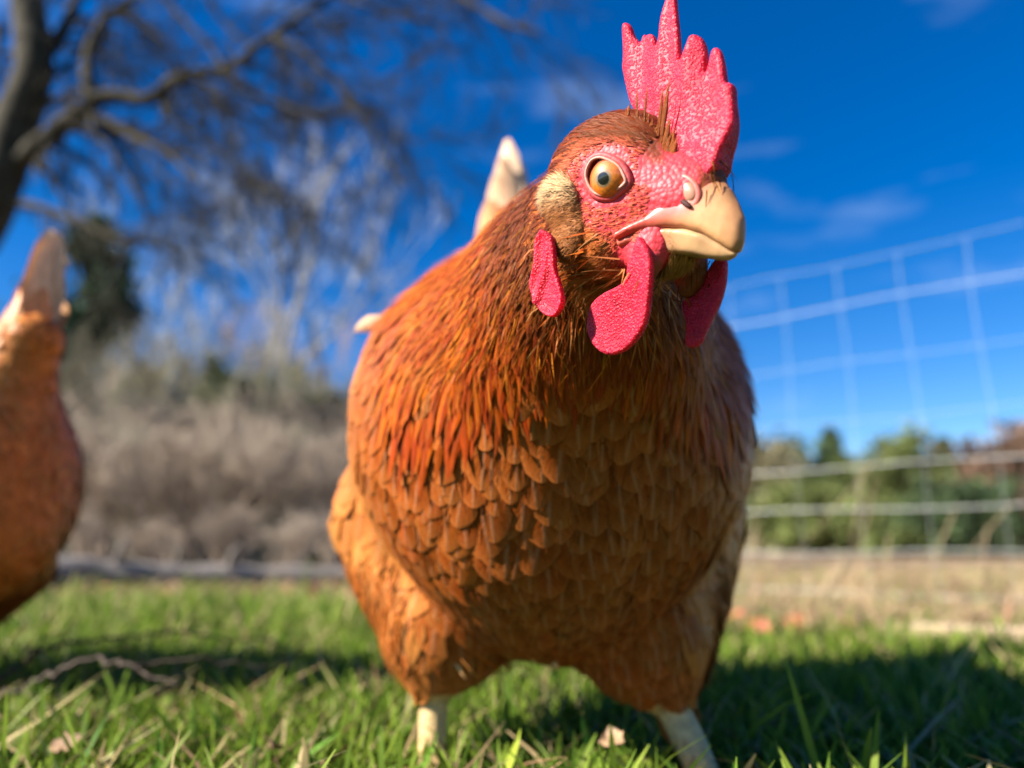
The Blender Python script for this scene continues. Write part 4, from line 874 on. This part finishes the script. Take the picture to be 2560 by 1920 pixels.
# the big bare tree whose limbs hang in from the left
TD = 5.2
def limb(pts, w0, w1, y0, y1):
    pts = np.array(pts, float); n = len(pts); P = np.array([at(a, b, c) for (a, b), c in zip(pts, np.linspace(y0, y1, n))])
    tt = np.linspace(0, 1, (n-1)*4+1); Q = np.stack([np.interp(tt, np.linspace(0, 1, n), P[:, k]) for k in range(3)], 1)
    for _ in range(2): Q[1:-1] = .5*Q[1:-1]+.25*(Q[:-2]+Q[2:])
    return Q, np.linspace(w0, w1, len(Q))*.78*y0/FPX
limbs = [([(-300, 900), (-150, 700), (-45, 560), (8, 430), (32, 330), (62, 250), (90, 180), (82, 90), (70, 0), (62, -120), (40, -400)], 92, 50, TD, TD),
 ([(0, 440), (60, 398), (135, 330), (217, 271), (232, 255)], 40, 28, TD, TD-.2), ([(230, 250), (217, 190), (221, 135), (240, 81), (271, 40), (316, 9), (400, -70)], 26, 14, TD-.2, TD),
 ([(232, 250), (290, 237), (362, 253), (398, 235), (430, 203), (497, 181), (556, 181), (610, 145), (678, 90), (732, 54), (796, 9), (900, -60)], 27, 11, TD-.2, TD-.6), ([(88, 268), (150, 245), (217, 221)], 16, 12, TD, TD-.1),
 ([(92, 170), (136, 113), (180, 27), (205, -40)], 26, 18, TD, TD+.4), ([(95, 190), (150, 180), (190, 140), (215, 100)], 14, 9, TD, TD+.3), ([(226, 278), (289, 316), (335, 344), (375, 357), (430, 390), (520, 480)], 18, 6, TD-.2, TD-.7),
 ([(-20, 500), (81, 515), (136, 529), (203, 556), (271, 588), (325, 610), (370, 600)], 18, 8, TD, TD-.5), ([(407, 250), (434, 307), (511, 357), (579, 398), (633, 443), (705, 493), (800, 570)], 11, 5, TD-.3, TD-.8),
 ([(556, 183), (620, 230), (690, 260), (780, 290), (900, 270)], 12, 5, TD-.4, TD-.8), ([(678, 90), (760, 130), (830, 190), (890, 280), (960, 380), (1000, 460)], 10, 4, TD-.5, TD-1.0), ([(289, 384), (325, 452), (362, 520), (380, 580)], 9, 4, TD-.3, TD-.5),
 ([(380, -40), (450, 40), (520, 110), (560, 170)], 12, 6, TD-.1, TD-.4), ([(0, 60), (-10, 140), (40, 130)], 14, 9, TD, TD), ([(720, -60), (860, -10), (980, 40), (1100, 55)], 12, 5, TD-.3, TD-.7), ([(1080, -60), (1180, 10), (1270, 60), (1345, 82)], 15, 7, TD-.8, TD-1.1), ([(630, 120), (560, 60), (500, -30)], 10, 6, TD-.4, TD-.2), ([(480, 190), (560, 260), (640, 300), (690, 350)], 9, 4, TD-.4, TD-.7), ([(300, 30), (370, 70), (440, 130)], 9, 5, TD-.1, TD-.3), ([(20, 380), (-60, 300), (-140, 150)], 40, 20, TD, TD+.6)]
base = limb(*limbs[0])[0][0]*[1, 1, 0]; bt = empty('bare_tree', tuple(base)); tag(bt, 'large dark bare tree with long crooked limbs overhanging the lawn', 'tree')
tw = MB(); dk = np.array([.045, .038, .026])
for i, (pts, w0, w1, y0, y1) in enumerate(limbs):
    Q, r = limb(pts, w0, w1, y0, y1)
    if i == 0: Q = np.concatenate([[base+np.array([-.05, 0, 0])], Q]); r = np.concatenate([[.30], r])
    Vt, Ft = tube(Q-base, r, 9); Vt += rng.normal(0, .004, Vt.shape); obj('trunk' if i == 0 else 'limb', mesh_data('limb', Vt, Ft, np.tile(dk*1.1, (len(Vt), 1)), mat=M_BARK), bt)
    if i == 0: continue
    for k in range(int(len(Q)*.8)):
        j = rng.integers(len(Q)//4, len(Q)-1); p = Q[j]-base; d = nrm(np.array([rng.uniform(.1, 1.2), rng.uniform(-.6, .6), rng.uniform(-1.1, .5)]))
        grow_branch(tw, p, d, rng.uniform(.35, .95), max(r[j]*.35, .005), 2, .7, -.05, 3, dk, 4, .16, .0038)
tag(obj('twigs', tw.mesh('twigs', M_BARK), bt), kind='stuff')

def bare_tree(name, px, D, h, c, lab, grp, seed, nst=1, depth=4, spread=.55, kids=4, r=None, up=.10, lean=None):
    global rng; old = rng; rng = np.random.default_rng(seed)
    b = at(px, 1382, D)*[1, 1, 0]; o = empty(name, tuple(b)); mbt = MB(); mbk = MB(); r = r or h*.018
    for s in range(nst):
        d = nrm(np.array([rng.normal(0, .25), rng.normal(0, .25), 1.0])) if lean is None else nrm(np.array([lean[s], rng.normal(0, .1), 1.0]))
        pts = np.array([[0, 0, 0]]+[list(d*h*.62*t+np.array([.04*h*math.sin(3*t+s), 0, 0])*t) for t in (.25, .5, .75, 1)]); pts[:, 0] += rng.normal(0, .05*(nst > 1)); Vt, Ft = tube(pts, r*np.array([1.2, .95, .8, .62, .4]), 7); mbt.add(Vt, Ft, c)
        for k in range(7 if nst == 1 else 5):
            t = rng.uniform(.3, 1); p = np.array([np.interp(t, [0, .25, .5, .75, 1], pts[:, q]) for q in range(3)]); d2 = nrm(d+nrm(rng.normal(0, 1, 3))*.75); grow_branch(mbk, p, d2, h*.40*(1.15-.5*t), r*.5*(1.2-.6*t), depth-2, spread, up, kids, c, 4, .14, .004)
    obj('trunk' if nst == 1 else 'stems', mbt.mesh('trunk', M_BARKP), o); tag(obj('twigs', mbk.mesh('twigs', M_BARKP), o), kind='stuff'); tag(o, lab, 'tree' if nst == 1 else 'shrub', grp); rng = old; return o
bare_tree('slender_tree', 520, 11.0, 6.6, (.42, .38, .30), 'tall pale bare tree with upswept branches behind the brush', None, 3, 1, 5, .5, 4, .075)
bare_tree('slender_tree', 455, 12.0, 5.9, (.40, .37, .29), 'pale bare tree leaning towards the dark evergreen', None, 5, 1, 5, .5, 4, .07, lean=[-.35])
bare_tree('slender_tree', 860, 12.5, 4.7, (.36, .26, .20), 'reddish brown bare sapling beside the tall pale tree', None, 8, 1, 5, .5, 4, .05)
# brush: many-stemmed bare shrubs; three kinds copied along the hedge
kinds = [bare_tree('bare_shrub', 300, 7.2, 2.35, (.22, .195, .135), 'x', 'bare shrubs behind the log', 21, 7, 4, .7, 4, .022), bare_tree('bare_shrub', 620, 7.0, 2.0, (.36, .335, .235), 'x', 'bare shrubs behind the log', 22, 8, 4, .7, 4, .020), bare_tree('bare_shrub', 480, 6.0, 1.5, (.36, .285, .22), 'x', 'bare shrubs behind the log', 23, 9, 4, .8, 4, .018)]
labs = ['tall grey brown bare shrub with many stems in the brush behind the log', 'grey bare shrub with crowded stems in the brush behind the log', 'low tan bare shrub with fine twigs in the brush behind the log']
for o, l in zip(kinds, labs): o['label'] = l
for k, (px, D, kd, sc, rz) in enumerate(((180, 6.6, 0, .95, 1), (400, 6.8, 1, 1.0, 2), (760, 7.4, 0, .95, 3), (560, 7.8, 0, 1.05, 4), (700, 5.6, 2, 1.0, 5), (300, 5.4, 2, .95, 6), (880, 7.0, 1, .95, 1.5), (60, 7.4, 0, 1.0, 2.5), (820, 6.2, 2, .9, 3.5), (640, 6.4, 2, 1.1, 4.5), (220, 6.2, 1, .8, 5.5), (380, 7.8, 0, 1.1, .5), (980, 7.6, 1, .9, .8), (500, 5.2, 2, .8, 2.2), (130, 5.6, 2, .9, 1.1), (1100, 8.2, 0, .8, 1.9), (-60, 6.4, 1, 1, 3.3), (250, 4.2, 2, .62, 1.3), (420, 4.0, 2, .55, 2.6), (590, 4.3, 2, .62, 3.9), (740, 4.1, 2, .55, 5.1), (860, 4.5, 2, .6, .4), (140, 4.5, 1, .5, 1.2), (340, 4.7, 1, .5, 2.9), (660, 4.8, 1, .5, .9), (500, 4.6, 2, .6, 1.7), (230, 2.9, 2, .20, 1.0), (390, 2.8, 2, .17, 2.0), (560, 3.0, 2, .22, 3.0), (720, 2.9, 2, .19, 4.0), (830, 3.1, 2, .22, 5.0))):
    src = kinds[kd]; c = src.copy(); COL.objects.link(c); c.location = tuple(at(px, 1382, D)*[1, 1, 0]); c.rotation_euler = (0, 0, rz); c.scale = (sc*1.1, sc*1.1, sc)
    for ch in src.children: q = ch.copy(); COL.objects.link(q); q.parent = c
# leafy and evergreen trees
def foliage_material(name, c0, c1):
    m, t, p = material(name); col = N(t, 'ShaderNodeAttribute', attribute_name='Col').outputs['Color']
    t.links.new(col, p.inputs['Base Color']); p.inputs['Roughness'].default_value = .7; p.inputs['Specular IOR Level'].default_value = .2; translucent(m, t, p, col, .25); return m
M_FOL = foliage_material('foliage', 0, 0)
def crown_tree(name, px, D, h, wd, cols, lab, grp, seed, conical=True, n=5200, lsz=.09, base_h=.08, gaps=.0):
    r = np.random.default_rng(seed); b = at(px, 1382, D)*[1, 1, 0]; o = empty(name, tuple(b))
    # boughs carry the leaf sprays
    mbk = MB(); Vt, Ft = tube(np.array([[0, 0, 0], [.02*h, 0, h*.5], [0, 0, h*.97]]), h*np.array([.024, .016, .003]), 8); mbk.add(Vt, Ft, (.10, .075, .05)); ctr = []
    nb = 46
    for k in range(nb):
        t = base_h+(1-base_h)*(k/nb)**.9; az = r.uniform(0, 2*np.pi); prof_ = (1-t)**.75+.05 if conical else math.sqrt(max(.05, 1-((t-.55)/.5)**2))
        ln = wd*.5*prof_*r.uniform(.7, 1.15); d = np.array([math.cos(az), math.sin(az), r.uniform(-.15, .35)]); p0 = np.array([0, 0, h*t*.96]); p1 = p0+d*ln
        Vt, Ft = tube(np.stack([p0, (p0+p1)/2+[0, 0, .04*ln], p1]), [h*.006, h*.004, h*.0015], 4); mbk.add(Vt, Ft, (.10, .075, .05)); ctr.append((p0, p1, ln))
    obj('trunk', mbk.mesh('trunk', M_BARK), o)
    k = r.integers(0, nb, n); P0 = np.array([ctr[i][0] for i in k]); P1 = np.array([ctr[i][1] for i in k]); lns = np.array([ctr[i][2] for i in k]); t = r.random(n)**.6
    P = P0+(P1-P0)*t[:, None]+r.normal(0, 1, (n, 3))*(lns*.16+.03*h*.3)[:, None]; P[:, 2] = np.maximum(P[:, 2], .05)
    e1 = nrm(r.normal(0, 1, (n, 3))); e2 = nrm(np.cross(e1, r.normal(0, 1, (n, 3)))); s_ = lsz*r.uniform(.5, 1.3, n)[:, None]
    V = np.stack([P-e1*s_, P+e2*s_*.4, P+e1*s_, P-e2*s_*.4], 1).reshape(-1, 3); F = np.arange(4*n).reshape(-1, 4)
    ci = r.random((n, 1)); c = np.array(cols[0])*(1-ci)+np.array(cols[1])*ci; c = c*np.exp(r.normal(0, .25, (n, 1)))
    clump = np.exp(r.normal(0, .22, (nb, 1)))[k]; c = np.clip(c*clump, .005, .6)
    tag(obj('crown', mesh_data('crown', V, F, np.repeat(c, 4, 0), mat=M_FOL, smooth=False), o), kind='stuff'); tag(o, lab, 'tree', grp); return o
EV = ((.020, .042, .018), (.075, .105, .040)); OL = ((.06, .085, .022), (.16, .18, .055)); BR = ((.10, .06, .038), (.18, .11, .07)); TN = ((.20, .17, .09), (.32, .28, .16))
crown_tree('evergreen_tree', 130, 9.0, 4.5, 2.8, ((.022, .052, .032), (.075, .125, .065)), 'narrow dark evergreen tree standing among the bare brush', None, 31, True, 7500, .085, .10)
crown_tree('evergreen_bush', 715, 8.6, 2.35, 1.1, ((.07, .085, .04), (.16, .17, .08)), 'small grey green evergreen poking out of the brush', None, 32, True, 2600, .07)
crown_tree('evergreen_bush', 175, 5.8, .95, 1.5, EV, 'low dark evergreen bush behind the second hen', None, 33, False, 2600, .06)
for k, (px, D, h, wd, cs, cn, lab) in enumerate(((1880, 30, 4.9, 4.2, TN, False, 'tan leafed tree at the end of the far tree line beside the hen'), (1970, 34, 5.0, 4.6, EV, False, 'dark green tree between the tan tree and the tall conifer'), (2098, 36, 6.2, 4.4, EV, True, 'tallest dark conifer of the far tree line'), (2180, 34, 4.4, 4.5, OL, False, 'low olive tree right beside the tallest conifer'), (2290, 32, 5.0, 4.6, OL, False, 'broad olive green tree in the middle of the far tree line'), (2395, 33, 5.3, 4.0, EV, True, 'dark conifer next to the broad olive tree'), (2545, 22, 3.3, 3.0, BR, False, 'reddish brown tree standing apart from the far tree line'), (2660, 24, 4.2, 4.0, BR, False, 'reddish brown tree beyond the end of the fence'), (2040, 26, 2.2, 4.0, OL, False, 'low olive bush in front of the far conifers'), (2440, 17, 1.5, 2.6, EV, False, 'low dark bush below the reddish brown tree'), (1780, 33, 5.0, 4.6, OL, False, 'olive tree mostly hidden behind the hen'), (2230, 20, 1.4, 2.4, OL, False, 'round green bush seen through the fence wires'))):
    crown_tree('evergreen_tree' if cs is EV else 'leafy_tree', px, D, h, wd, cs, lab, 'trees of the far tree line', 50+k, cn, 3600, .17*D/30+.04)
for k, (px, D, h, wd) in enumerate(((1000, 40, 4.5, 6), (1250, 42, 4.8, 6), (1480, 38, 4.6, 6), (1640, 40, 4.8, 6))): crown_tree('leafy_tree', px, D, h, wd, OL, 'olive tree of the far tree line hidden behind the hen', 'trees hidden behind the hen', 80+k, False, 2200, .24)
for k, (px, D, h, wd, cs) in enumerate(((-40, 26, 4.0, 5, OL), (120, 24, 3.4, 5, TN), (300, 27, 3.8, 5, EV), (450, 25, 3.2, 5, TN), (600, 28, 3.8, 5, OL), (760, 26, 3.3, 5, TN), (900, 29, 3.8, 5.5, OL))): crown_tree('leafy_tree', px, D, h, wd, cs, ['olive tree glimpsed through the bare brush', 'tan leafed tree glimpsed through the bare brush', 'dark green tree glimpsed through the bare brush'][0 if cs is OL else 1 if cs is TN else 2], 'trees behind the brush', 120+k, False, 2600, .22, .0)
for k, (px, D, h, wd, lab) in enumerate(((340, 6.0, 1.25, 1.1, 'olive evergreen bush among the grey shrubs beside the dark evergreen'), (560, 6.6, 1.75, .9, 'upright olive green bush rising out of the grey shrubs'), (790, 6.2, 1.35, 1.2, 'broad olive bush in the brush close to the walking hen'))): crown_tree('evergreen_bush', px, D, h, wd, ((.05, .065, .025), (.13, .145, .06)), lab, None, 140+k, False, 2400, .06)
